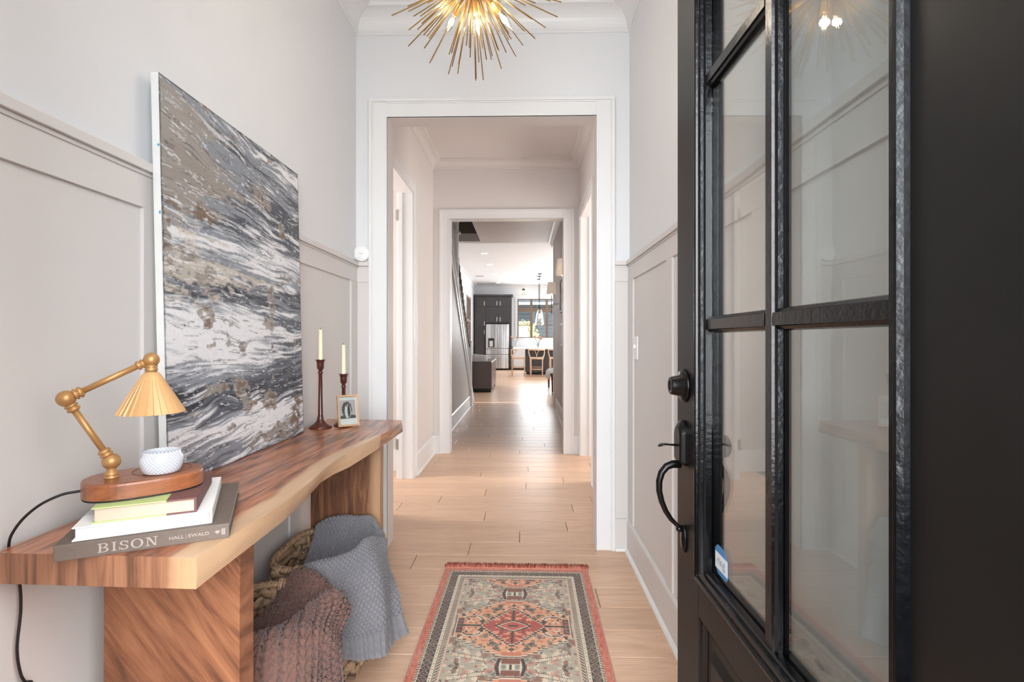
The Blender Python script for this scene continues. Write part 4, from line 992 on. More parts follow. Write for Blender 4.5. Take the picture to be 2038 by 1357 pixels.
# ------------------------------------------------------------------ brass desk lamp
LZ = TZ+.0798
lcx, lcy = -.757*K, 1.008*K; la = math.atan2(.66, .75)
lamp = thing('desk_lamp', 'brass jointed desk lamp with fluted shade on an oval wooden base', 'lamp', (lcx, lcy, LZ), la)
LB = .033
def oval(L_, W_, n=48):
    P_ = []
    for k in range(n):
        q = 2*PI*k/n; c, s_ = math.cos(q), math.sin(q)
        P_.append((L_/2*math.copysign(abs(c)**.78, c), W_/2*math.copysign(abs(s_)**.78, s_)))
    return P_
M_base = wood('walnut_stained_base', (112, 62, 36), (140, 82, 50), (160, 98, 62), (1.5, 9, 9), freq=4, rough=.35, coat=.3, grain=.15)
def oval_stack(levels, L_, W_, hole=None):
    mb = MB(); n = 48; v = []; f = []
    for d, z in levels:
        v += [(x*(1-2*d/L_), y*(1-2*d/W_), z) for x, y in oval(L_, W_, n)]
    for r in range(len(levels)-1):
        for i in range(n): f.append((r*n+i, r*n+(i+1) % n, (r+1)*n+(i+1) % n, (r+1)*n+i))
    f.append(tuple(range(n))[::-1]); f.append(tuple((len(levels)-1)*n+i for i in range(n)))
    return mb.add(v, f)
bs = oval_stack([(.002, .002), (0, .004), (0, LB-.005), (.0015, LB-.0015), (.005, LB)], .196, .134).build('base', M_base, lamp)
oval_stack([(.004, -.0003), (.001, 0), (.001, .003), (.003, .003)], .196, .134).build('rubber_foot', M_dark, lamp)
MB().tube([(.030+.050*math.cos(q), .012+.050*math.sin(q), LB+.0001) for q in np.linspace(0, 2*PI, 49)[:-1]], .0009, 6, closed=True).build('recess_rim', wood('dark_rim', (70, 36, 22), (86, 46, 28), (96, 54, 34)), bs)
# arm plane: local coordinates of measured joints
def LL(x, y, z):
    d = Vector((x*K-lcx, y*K-lcy)); c, s_ = math.cos(-la), math.sin(-la)
    return Vector((d.x*c-d.y*s_, d.x*s_+d.y*c, 1.18+(z-1.18)*K-LZ))
pb = LL(-.793, .968, .918); pb.z = LB
p1_ = LL(-.793, .968, .947); p2_ = LL(-.846, .928, 1.072); p3_ = LL(-.743, 1.006, 1.141)
MB().lathe([(.0115, 0), (.0115, .004), (.009, .005), (.0115, .007), (.0115, .010), (.008, .012), (.007, .022)], 20, T(*pb)).build('collar', M_gold, lamp)
def knuckle(p, r, d=None):
    o = MB()
    side = Vector((0, 1, 0))
    o.lathe([(0, -r*.85), (r*.45, -r*.85), (r*.5, -r*.78), (r*.72, -r*.68), (r*.97, -r*.25), (r, 0), (r*.97, r*.25), (r*.72, r*.68), (r*.5, r*.78), (r*.45, r*.85), (0, r*.85)], 22, frame_to(p, side))
    return o.build('joint', M_gold, lamp)
def collar(p, d, r=.0105):
    MB().lathe([(r*.6, -.001), (r, .001), (r*1.02, .004), (r*.8, .005), (r*.75, .0065), (r*1.0, .008), (r*1.02, .011), (r*.8, .013), (r*.55, .0145)], 18, frame_to(p, d)).build('ring_collar', M_gold, lamp)
for p, r in ((p1_, .0150), (p2_, .0150), (p3_, .0140)): knuckle(p, r)
d12 = (p2_-p1_).normalized(); d23 = (p3_-p2_).normalized()
collar(p1_+d12*.013, d12); collar(p2_-d12*.013, -d12); collar(p2_+d23*.013, d23); collar(p3_-d23*.013, -d23, .009)
MB().tube([p1_+d12*.02, p2_-d12*.02], .0056, 14).build('arm', M_gold, lamp); MB().tube([p2_+d23*.02, p3_-d23*.02], .0056, 14).build('arm', M_gold, lamp)
MB().lathe([(.009, -.026), (.0095, -.022), (.0105, -.020), (.0105, -.017), (.0085, -.016), (.0105, -.014), (.0105, -.011), (.007, -.010)], 18, T(*p3_)).build('shade_neck', M_gold, lamp)
def shade():
    n = 28*6; mb = MB(); v = []; prof = [(.011, -.024), (.016, -.030), (.034, -.062), (.0565, -.1035), (.0555, -.1038), (.033, -.0635), (.014, -.031)]
    for ri, (r, z) in enumerate(prof):
        for k in range(n):
            ph = (k % 6)/6; saw = (ph*1.0 if ph < .84 else 0)-.4
            R_ = r*(1+.05*saw*min(1, r/.02)); q = 2*PI*k/n; v.append((R_*math.cos(q), R_*math.sin(q), z+(.0012*saw if r > .05 else 0)))
    f = [(i*n+k, i*n+(k+1) % n, (i+1)*n+(k+1) % n, (i+1)*n+k) for i in range(len(prof)-1) for k in range(n)]
    return mb.add(v, f, T(*p3_)).build('lamp_shade', mat('gold_shade', (200, 156, 106), .5, metal=.15, var=.03), lamp)
shade()
# power cord: from the base down behind the slab, to an inline switch
def W2(x, y, z): return (x*K, y*K, 1.18+(z-1.18)*K)
cpts = [(-.838, .952, .902), (-.858, .938, .899), (-.885, .925, .880), (-.912, .925, .852), (-.930, .940, .822), (-.938, .955, .79), (-.9385, .960, .74)]
cpts = [(-.812, .942, .900), (-.828, .930, .8995), (-.846, .918, .897), (-.868, .902, .885), (-.890, .893, .864), (-.912, .895, .838), (-.928, .903, .815), (-.9355, .912, .79), (-.9375, .93, .74), (-.9375, .934, .68), (-.9365, .926, .61), (-.936, .932, .56), (-.935, .942, .535)]
MBc = MB()
def smooth(pts, n=8):
    P_ = [Vector(p) for p in pts]; out = []
    for i in range(len(P_)-1):
        a, b, c, d = P_[max(i-1, 0)], P_[i], P_[i+1], P_[min(i+2, len(P_)-1)]
        for k in range(n):
            t = k/n; out.append(.5*((2*b)+(c-a)*t+(2*a-5*b+4*c-d)*t*t+(3*b-3*c+d-a)*t**3))
    return out+[P_[-1]]
crd = tag(MB().tube(smooth(cpts), .0024, 8).build('power_cord', M_cord), 'black lamp cord running off the table back and hanging by the wall', 'cord')
MB().box(-.944, -.928, .930, .952, .470, .537).build('inline_switch', M_cord, crd, bev=.005); MB().tube([(-.936, .941, .47), (-.936, .95, .3), (-.936, 1.0, .03)], .0024, 8).build('lower_cord', M_cord, crd)

# candle jar on the lamp base
def jar_mat():
    N = NT('patterned_ceramic'); t = N.t; tc = t.nodes.new('ShaderNodeTexCoord'); sp_ = t.nodes.new('ShaderNodeSeparateXYZ'); N.l(tc.outputs['Object'], sp_.inputs[0])
    at = N.n('ShaderNodeMath', _operation='ARCTAN2'); N.l(sp_.outputs[1], at.inputs[0]); N.l(sp_.outputs[0], at.inputs[1])
    def mth(op, a, b=None):
        n = N.n('ShaderNodeMath', _operation=op)
        for i, x in enumerate((a, b)):
            if x is None: continue
            if isinstance(x, (int, float)): n.inputs[i].default_value = x
            else: N.l(x, n.inputs[i])
        return n.outputs[0]
    a = mth('MULTIPLY', at.outputs[0], 4.9); z = mth('MULTIPLY', sp_.outputs[2], 135)
    p = mth('ABSOLUTE', mth('SUBTRACT', mth('FRACT', mth('ADD', a, z)), .5)); q = mth('ABSOLUTE', mth('SUBTRACT', mth('FRACT', mth('SUBTRACT', a, z)), .5))
    m = mth('MAXIMUM', p, q)
    ring = mth('MULTIPLY', mth('GREATER_THAN', m, .17), mth('LESS_THAN', m, .33))
    N.l(N.mix(ring, lin((222, 224, 230)), lin((128, 134, 150))), N.b.inputs[0]); N.b.inputs['Roughness'].default_value = .25; N.b.inputs['Coat Weight'].default_value = .3; return N.m
jx, jy = -.727*K, 1.013*K
jr = thing('candle_jar', 'small white and grey patterned ceramic candle pot on the lamp base', 'candle', (jx, jy, LZ+LB+.0012))
MB().lathe([(0, 0), (.029, 0), (.0325, .003), (.0355, .012), (.0375, .024), (.0362, .031), (.0325, .036), (.0325, .0415), (.0315, .0425), (.0305, .0415), (.0305, .035), (.034, .026), (.033, .02)], 48).build('pot', jar_mat(), jr)
MB().lathe([(0, .019), (.033, .020), (.033, .018), (0, .017)], 32).build('wax', mat('grey_wax', (150, 146, 140), .6), jr)

# ------------------------------------------------------------------ candlesticks and photo frame
def candlestick(x, y, h, ch, lab, clab, base_r=.046, s_=1.0):
    t = thing('candlestick', lab, 'candle holder', (x, y, TZ), 0, 'turned dark red candlesticks')
    f = h
    MB().lathe([(0, 0), (base_r, 0), (base_r, .004), (base_r*.9, .009), (base_r*.55, .020), (base_r*.33, .032), (base_r*.28, .046), (base_r*.25, .050), (.0105, .053)], 32).build('base', M_dkwood, t)
    MB().lathe([(.0105, .050), (.0115, .053), (.0105, .056), (.0088, f*.5), (.0078, f-.060), (.010, f-.057), (.0115, f-.053), (.0085, f-.050), (.0065, f-.047)], 20).build('stem', M_dkwood, t)
    MB().lathe([(.0065, f-.048), (.0085, f-.046), (.0085, f-.043), (.014, f-.036), (.0152, f-.016), (.0175, f-.004), (.022, f), (.0215, f+.001), (.014, f-.001), (.0115, f-.001), (.0112, f-.012), (0, f-.013)], 28).build('cup', M_dkwood, t)
    MB().lathe([(.0112, f-.004), (.0125, f+.001), (.0125, f+.003), (.0108, f+.003)], 20).build('metal_sleeve', M_steel, t)
    c = thing('taper_candle', clab, 'candle', (x, y, TZ+f-.0125), 0, 'cream taper candles')
    MB().lathe([(0, 0), (.0098, 0), (.0098, .02), (.0082, ch*.7), (.0076, ch-.004), (.0082, ch-.001), (.006, ch), (.003, ch-.002), (0, ch-.002)], 20).build('wax', M_wax, c)
    MB().tube([(0, 0, ch-.002), (.0006, 0, ch+.005), (.002, 0, ch+.008)], .0009, 6).build('wick', M_wick, c)
# heights read off the photo: cup tops at z = ~1.093 and ~1.03 for y = 2.17
candlestick(-.868, 2.170, .290, .142, 'taller mahogany-red turned candlestick beside the canvas', 'cream taper candle in the taller candlestick')
candlestick(-.793, 2.240, .225, .142, 'shorter mahogany-red candlestick partly behind the photo frame', 'cream taper candle in the shorter candlestick', .042)
pf = thing('photo_frame', 'small oak photo frame standing at the far end of the table', 'picture frame', (-.752, 2.185, TZ+.001), 0)
pf.matrix_world = T(-.752, 2.185, TZ+.0035) @ R(.62, 'Z') @ R(-.20, 'X')
fw, fh, ft = .088, .135, .012
M_oakf = wood('oak_frame', (160, 120, 88), (188, 148, 112), (206, 168, 132), (6, 6, 1), freq=6)
for nm, a in (('frame_side', (-fw/2, -fw/2+.007, 0, fh)), ('frame_side', (fw/2-.007, fw/2, 0, fh)), ('frame_rail', (-fw/2+.007, fw/2-.007, 0, .008)), ('frame_rail', (-fw/2+.007, fw/2-.007, fh-.008, fh))): box(nm, M_oakf, a[0], a[1], -ft, ft*.3, a[2], a[3], pf, .0008)
box('mount', M_white, -fw/2+.006, fw/2-.006, -.0015, .001, .006, fh-.006, pf)
gu, gv = np.meshgrid(np.linspace(0, 1, 80), np.linspace(0, 1, 90), indexing='ij')
pc = np.ones((80, 90, 3))*np.array(lin((205, 192, 196)))
def blob(pc, cx, cy, rx, ry, c, e=.15, nz=.5):
    m = ss(1+e, 1-e, ((gu-cx)/rx)**2+((gv-cy)/ry)**2+nz*(fbm(gu*16, gv*16, 5)-.5)); return pc*(1-m[..., None])+np.array(lin(c))*m[..., None]
for a in ((.5, .06, .6, .14, (92, 94, 92)), (.45, .50, .32, .42, (86, 92, 88)), (.50, .40, .22, .38, (196, 186, 188)), (.42, .36, .09, .34, (226, 222, 218)), (.42, .72, .05, .07, (150, 120, 104)), (.56, .42, .08, .34, (70, 66, 68)), (.55, .76, .05, .07, (146, 116, 100))): pc = blob(pc, *a)
pc = pc*(.85+.3*vnoise(gu*60, gv*60, 3)[..., None])
PP = np.stack([(gu-.5)*(fw-.022), np.full_like(gu, -.0025), .034+gv*(fh-.056)], -1)
grid('photo_print', PP, attrmat('photo_print_mat', .35, fine=.03), pf, {'col': pc})
box('glass', M_glass, -fw/2+.007, fw/2-.007, -.006, -.005, .008, fh-.008, pf)
MB().add([(-.028, .004, .012), (.028, .004, .012), (.018, .004, .085), (-.018, .004, .085), (-.028, .006, .010), (.028, .006, .010), (.018, .006, .085), (-.018, .006, .085)], [(0, 1, 2, 3), (4, 5, 6, 7), (0, 1, 5, 4), (1, 2, 6, 5), (2, 3, 7, 6), (3, 0, 4, 7)]).add([(-.026, .036, .008), (.026, .036, .008), (.016, .006, .080), (-.016, .006, .080), (-.026, .039, .008), (.026, .039, .008), (.016, .009, .080), (-.016, .009, .080)], [(0, 1, 2, 3), (4, 5, 6, 7), (0, 1, 5, 4), (1, 2, 6, 5), (2, 3, 7, 6), (3, 0, 4, 7)]).build('easel_back', M_dark, pf)
# round sensor on the chair rail
sn_ = thing('round_sensor', 'round white wall sensor above the rail beside the far opening', 'sensor', (-.918, YB, 1.6705))
MB().lathe([(0, .026), (.040, .026), (.0445, .022), (.046, .014), (.045, .002), (.042, 0), (0, 0)], 48, R(PI/2, 'X')).build('body', M_white, sn_); MB().box(-.012, .012, -.0268, -.026, -.002, .003).build('mark', mat('sensor_mark', (205, 205, 205), .5), sn_)

# ------------------------------------------------------------------ runner rug
def rug():
    Wd, Ld = .735, 2.10; nu, nv = 320, 860
    u, v = np.meshgrid(np.linspace(-Wd/2, Wd/2, nu), np.linspace(0, Ld, nv), indexing='ij')
    C = lambda c: np.array(lin(c))
    terra, red, salmon, sage, cream, char, brownr, pink = C((198, 104, 78)), C((168, 70, 54)), C((216, 152, 114)), C((172, 162, 142)), C((216, 200, 174)), C((56, 48, 42)), C((128, 74, 56)), C((196, 128, 108))
    a = np.abs(u); col = np.ones((nu, nv, 3))*sage
    def lay(c, m, al=1.0):
        m = (np.asarray(m, float)*al)[..., None]; col[:] = col*(1-m)+c*m
    q = .004; aq = np.floor(a/q)*q; vq = np.floor(v/q)*q
    d = np.minimum(Wd/2-a, np.minimum(v, Ld-v)); dq = d            # distance to the edge
    # field motifs mirrored about the middle, on a coarse knot grid
    vm = np.abs(((v-.53+.265) % .53)-.265)                          # distance to the nearest medallion centre
    n1 = fbm(aq*42+3, (np.abs(vm)//q*q)*42, 11, 2); n2 = fbm(aq*30+9, (vm//q*q)*30+4, 12, 2); n3 = fbm(aq*55, (vm//q*q)*55, 13, 2)
    lay(cream, n1 > .68, .85); lay(brownr, (n2 > .67), .8); lay(char, (n3 > .71), .85); lay(pink, n2 < .24, .7); lay(salmon, (n3 < .23), .8); lay(C((144, 150, 140)), (n1 < .34) & (n1 > .26), .6)
    # sprays
    for cy in (.245,):
        r = np.abs(vm-cy+.25*(a-.02)); lay(C((206, 190, 166)), (r < .008) & (a > .09) & (a < .21) & (((aq*125).astype(int) % 3) > 0)); lay(char, (np.abs(r-.011) < .0025) & (a > .09) & (a < .21) & (((aq*250).astype(int) % 2) > 0))
        r = np.abs(vm-(cy-.0)+.5*(a-.11)-.03); lay(red, (r < .007) & (a > .045) & (a < .13))
    # salmon hexagon with stepped outline
    st = .012
    hexd = (np.floor(a/st)*st)/.255+0*a; hx = .205*np.clip((.30-np.floor(a/.018)*.018)/.185, 0, 1); hx = np.minimum(hx, .205-np.maximum(0, np.floor(a/.02)*.02-.03)*.62)
    inside = (vm < hx) & (a < .235)
    ou = (vm < hx+.010) & (a < .245); lay(char, (vm < hx+.005) & (a < .240) & ~inside); lay(cream, (vm < hx) & (a < .235))
    ins2 = (vm < hx-.006) & (a < .230); lay(salmon, ins2)
    m1 = fbm(aq*60+7, (vm//q*q)*60, 21, 2); m2 = fbm(aq*48, (vm//q*q)*48+5, 22, 2)
    lay(C((112, 104, 88)), ins2 & (m1 > .68)); lay(char, ins2 & (m2 > .70)); lay(cream, ins2 & (m1 < .27)); lay(C((196, 120, 92)), ins2 & (m2 < .33))
    # scroll arcs inside the hexagon
    rr = np.sqrt(((a-.165)/1.6)**2+(vm-.05)**2); lay(cream, ins2 & (np.abs(rr-.026) < .003) & (vm > .05)); lay(char, ins2 & (np.abs(rr-.022) < .002) & (vm > .05))
    # floret crosses
    for ca, cvv in ((.075, .125), (.0, .160), (.06, .155)):
        lay(char, ins2 & (np.abs(a-ca)+np.abs(vm-cvv) < .015) & ((np.abs(a-ca) < .003) | (np.abs(vm-cvv) < .003) | (np.abs(np.abs(a-ca)-np.abs(vm-cvv)) < .003))); lay(C((90, 130, 120)), ins2 & (np.abs(a-ca)+np.abs(vm-cvv) < .004))
    # dark side brackets
    lay(brownr, ins2 & (a > .205) & (vm < .055)); lay(char, (a > .205) & (a < .209) & (vm < .058) & ins2); lay(char, ins2 & (a > .21) & (vm < .055) & (((vq*125).astype(int) % 3) == 0))
    # stepped red diamond
    dm = .127*(1-(np.floor(a/.011)*.011)/.125)
    lay(char, (vm < dm+.014) & (a < .138)); lay(cream, (vm < dm+.004) & (a < .128)); lay(red, vm < dm-.001)
    k1 = fbm(aq*70+2, (vm//q*q)*70, 31, 2); inr = vm < dm-.004
    lay(char, inr & (k1 > .70)); lay(salmon, inr & (k1 < .30)); lay(char, inr & (a < .0035))
    d2 = .05*(1-(np.floor(a/.009)*.009)/.085); lay(char, vm < d2-.006); lay(cream, (vm < d2-.014) & (vm > d2-.019)); lay(C((186, 80, 62)), vm < d2-.019); lay(char, (a < .02) & (vm < .006))
    lay(char, (vm < .006) & (a > .138) & (a < .20) & ins2)
    # neck between medallions
    nk = (vm > .215); lay(char, nk & (a < .058-(.265-vm)*.2) & (a > .045-(.265-vm)*.2)); lay(cream, nk & (a < .043-(.265-vm)*.2) & (a > .036-(.265-vm)*.2)); lay(brownr, nk & (a < .034) & (vm < .245)); lay(cream, (vm > .250) & (a < .016)); lay(char, (vm > .250) & (a < .004))
    # borders
    lay(C((196, 128, 110)), dq < .124); lay(cream, dq < .121)
    along = np.where(Wd/2-a < np.minimum(v, Ld-v), v, u); ac = along
    di = ((ac*1.0+d*1.2) % .017) < .007
    lay(C((186, 168, 146)), (dq > .098) & (dq < .118)); lay(char, (dq > .101) & (dq < .115) & di); lay(char, (dq < .098) & (dq > .0955)); lay(cream, (dq < .0955) & (dq > .082)); lay(char, (dq < .091) & (dq > .087) & ((ac % .016) < .004)); 
    lay(char, dq < .082)
    ph = (ac % .030)/.030; cc = np.abs(d-.0625); w1 = np.abs(np.abs(ph-.5)*.034-cc); lay(C((150, 130, 112)), (dq < .080) & (dq > .045) & (w1 < .0026)); lay(brownr, (dq < .080) & (dq > .045) & (np.abs(ph-.5)*.034+cc < .007)); lay(C((160, 140, 120)), (dq < .080) & (dq > .045) & (np.abs(ph-0)*.034+cc < .005))
    lay(cream, (dq < .046) & (dq > .043)); lay(char, (dq < .043) & (dq > .033)); lay(C((206, 190, 166)), (dq < .043) & (dq > .034) & (((ac+d*.8) % .014) < .0065))
    lay(char, (dq < .034) & (dq > .0325)); lay(terra, dq < .0325)
    lay(red, (dq < .0325) & (vnoise(ac*60, d*500, 41) > .72)); lay(C((200, 128, 104)), (dq < .0325) & (vnoise(ac*40, d*260, 42) > .74)); lay(pink, dq < .006)
    wear = fbm(u*9, v*9, 51, 4); rib = vnoise(u*30, v*420, 52)
    col[:] = col*(1+.22*(rib[..., None]-.5)); lay(C((196, 176, 156)), ss(.45, .8, wear)*(vnoise(u*330, v*330, 53) > .55), .35)
    col[:] = col*.97+C((196, 172, 148))*.03
    P = np.stack([u, -v, .0065+.0012*vnoise(u*8, v*8, 54)+.0006*vnoise(u*300, v*300, 55)], -1)
    edge = ss(0, .006, d); P[..., 2] = .0005+(P[..., 2]-.0005)*(.25+.75*edge)
    return P, col
P, Cc = rug()
rg = thing('runner_rug', 'terracotta-bordered patterned runner rug with a central medallion, on the oak floor', 'rug', (-.0375, 2.632, .0), -.012)
grid('pile', P, attrmat('rug_pile', .95, spec=.1, sheen=.3, bump=(.5, .001), fs=350, fine=.15), rg, {'col': Cc})
box('backing', mat('jute_backing', (150, 120, 95), .9), -.3665, .3665, -2.099, -.001, .0004, .003, rg)
fm = [mat('fringe_%d' % i, c, .9, var=.15, vs=90) for i, c in enumerate(((196, 106, 86), (216, 146, 124), (160, 80, 70)))]
for i in range(3):
    mb = MB()
    for e, sg in ((0, 1), (-2.10, -1)):
        for k in range(330):
            x = -.367+.734*rnd.random(); cl = .5+.5*math.sin(x*38+i)+.5*math.sin(x*91); lx = rnd.gauss(0, .004)+.006*math.sin(x*23)
            L_ = rnd.uniform(.045, .075)*(1 if sg > 0 else .8); zz_ = rnd.uniform(.003, .011)
            mb.tube([(x, e-.003*sg, .005), (x+lx*.4, e+sg*L_*.4, zz_), (x+lx, e+sg*L_, max(.0015, zz_*.4))], [.0021, .0021, .0015], 4)
    mb.build('fringe', fm[i], rg, fix=False)['kind'] = 'stuff'
MB().tube([(-.368, .001, .006), (.368, .001, .006)], .0035, 6).build('hem', fm[1], rg)

# ------------------------------------------------------------------ woven baskets
M_sea = [wood('seagrass_%d' % i, a, b, c, (5, 5, 60), freq=4, rough=.7, grain=.55, dist=.6) for i, (a, b, c) in enumerate((((76, 54, 38), (142, 110, 82), (190, 158, 124)), ((92, 68, 50), (158, 126, 98), (202, 172, 140)), ((58, 44, 34), (106, 84, 66), (150, 124, 100))))]
def ring_pt(q, hx, hy, off=0, e=.62):
    c, s_ = math.cos(q), math.sin(q)
    return ((hx+off)*math.copysign(abs(c)**e, c), (hy+off)*math.copysign(abs(s_)**e, s_))
def basket(loc, hx, hy, H_, lab, rz):
    t = thing('woven_basket', lab, 'basket', loc, rz, 'seagrass baskets under the console')
    NS = 22; rows = 13
    def sc_(z): q = z/H_; return .80+.22*math.sin(min(1, q*1.15)*PI*.55)
    for k in range(rows):
        z = .014+k*(H_-.03)/(rows-1)*.985; f = sc_(z); pts = []; N_ = NS*5
        for i in range(N_):
            q = 2*PI*i/N_; wv = math.cos(NS/2*q+k*PI)*.0085
            x, y = ring_pt(q, hx*f, hy*f, wv); pts.append((x, y, z+.003*math.sin(q*7+k*2)+.006*math.sin(2*NS*.5*q+k)))
        MB().tube(pts, [(.0068+.0015*math.sin(i*1.3+k), .0150+.002*math.sin(i*.7+k*3)) for i in range(N_)], 7, closed=True, flat=(0, 0, 1)).build('weave_strand', M_sea[(k*7+k//2) % 3], t, fix=False)
    for s_ in range(NS):
        q = 2*PI*(s_+.5)/NS; pts = []
        for j in range(rows*2+1):
            z = H_*j/(rows*2); f = sc_(z); x, y = ring_pt(q, hx*f, hy*f, -.009*math.cos(PI*(j/2)+s_*PI)); pts.append((x, y, z))
        tx = (-math.sin(q), math.cos(q), 0)
        MB().tube(pts, [(.006, .011)]*len(pts), 6, flat=(math.cos(q+PI/2), math.sin(q+PI/2), 0)).build('stake', M_sea[(s_*5) % 3], t, fix=False)
    for h_ in (0, 1):      # twisted rim rope: two plies
        pts = []; N_ = 150
        for i in range(N_):
            q = 2*PI*i/N_; tw = 2*PI*38*i/N_+h_*PI; f = sc_(H_); x, y = ring_pt(q, hx*f, hy*f, math.cos(tw)*.006)
            pts.append((x, y, H_+math.sin(tw)*.006))
        MB().tube(pts, .0085, 6, closed=True).build('rim_rope', M_sea[h_], t, fix=False)
    f = sc_(H_)
    for side in (0, 1):     # wrapped handle binding at the two short sides
        for i in range(13):
            y_ = (-1 if side == 0 else 1)*hy*f; x_ = -.055+i*.009; MB().tube([(x_+.001*(-1)**i, y_+.015*math.cos(a), H_-.004+.020*math.sin(a)) for a in np.linspace(0, 2*PI, 11)[:-1]], .0045, 5, closed=True).build('binding_wrap', M_sea[(i % 2)], t, fix=False)
    box('bottom', M_sea[2], -hx*.76, hx*.76, -hy*.76, hy*.76, .003, .012, t)
    return t
basket((-.722, 1.905, 0), .170, .192, .402, 'back seagrass basket under the table, holding the grey throw', .04)
basket((-.742, 1.445, 0), .160, .198, .388, 'front seagrass basket under the table, holding the brown throw', -.03)

# ------------------------------------------------------------------ knitted throws
def catmull(net, nu, nv):
    net = np.array(net, float)
    def up(A, n):
        m = A.shape[0]; t = np.linspace(0, m-1, n); i = np.minimum(t.astype(int), m-2); f = (t-i)[(...,)+(None,)*(A.ndim-1)]
        g = lambda k: A[np.clip(k, 0, m-1)]
        a, b, c, d = g(i-1), g(i), g(i+1), g(i+2)
        return .5*((2*b)+(c-a)*f+(2*a-5*b+4*c-d)*f*f+(3*b-3*c+d-a)*f**3)
    A = up(net, nu); return up(A.transpose(1, 0, 2), nv).transpose(1, 0, 2)
def normals(P):
    du = np.gradient(P, axis=0); dv = np.gradient(P, axis=1); n = np.cross(du, dv); return n/np.maximum(np.linalg.norm(n, axis=-1, keepdims=True), 1e-9)
def arclen(P):
    du = np.linalg.norm(np.diff(P, axis=0), axis=-1).mean(1); dv = np.linalg.norm(np.diff(P, axis=1), axis=-1).mean(0)
    return np.concatenate([[0], np.cumsum(du)]), np.concatenate([[0], np.cumsum(dv)])
def garter(U, V, s=.0148, r=.0108):
    # rows of short arched purl bumps, each row offset by half a stitch
    row = np.floor(V/r); fu = U/s+.5*(row % 2); fu = fu-np.floor(fu)
    def bump(fv, fu):
        y = fv-.5+1.5*(fu-.5)**2; return np.clip(1-(y/.62)**2, 0, 1)**.7*np.clip(1-((fu-.5)/.56)**2, 0, 1)**.5
    fv = V/r-row; fu2 = (fu+.5) % 1
    return np.maximum(bump(fv, fu), .85*np.maximum(bump(fv-1, fu2), bump(fv+1, fu2)))
def ribs(U, V, s=.018):
    fu = U/s-np.floor(U/s); return np.sin(fu*PI)**.6*.9+.12*np.sin(V/.004)
def chunky(U, V, s=.034, r=.021):
    col_ = np.floor(U/s); fu = U/s-col_; leg = np.abs(fu-.5)*2; ph = V/r+leg*1.05+.13*np.sin(col_*5); fv = ph-np.floor(ph)
    bulge = np.sin(np.clip(leg, 0, 1)*PI)**.5; return np.clip(bulge*(np.sin(fv*PI)**.55), 0, 1)
def knit_mat(name, c, lo=.6):
    N = NT(name); at = N.n('ShaderNodeAttribute', _attribute_name='h'); f = N.noise(N.co(), 500, 3, .7)
    c = lin(c); k = N.ramp(N.noise(N.co(), 12, 3), [(.3, tuple(x*.92 for x in c)), (.7, tuple(x*1.08 for x in c))])
    N.l(N.mix(.25, k, N.ramp(f, [(.3, tuple(x*.55 for x in c)), (.7, tuple(min(1, x*1.35) for x in c))])), N.b.inputs[0])
    N.b.inputs['Roughness'].default_value = .95; N.b.inputs['Specular IOR Level'].default_value = .1; N.b.inputs['Sheen Weight'].default_value = .25; N.bump(f, .6, .0015); return N.m
def throw(name, lab, net, nu, nv, fn, amp, m, flip=1, thick=.008, fold=None):
    P = catmull(net, nu, nv)
    if fold:
        uu, vv = np.meshgrid(np.linspace(0, 1, nu), np.linspace(0, 1, nv), indexing='ij'); nn = normals(P)*flip
        P = P+nn*(fold(uu, vv))[..., None]
    Ul, Vl = arclen(P); U, V = np.meshgrid(Ul, Vl, indexing='ij')
    n = normals(P)*flip; h = fn(U, V, Ul, Vl)
    P2 = P+n*(amp*(h[..., None]-.5)); o = grid(name, P2, m, None, {'h': h}, thick=None)
    md = o.modifiers.new('s', 'SOLIDIFY'); md.thickness = thick; md.offset = 0
    return tag(o, lab, 'throw blanket')
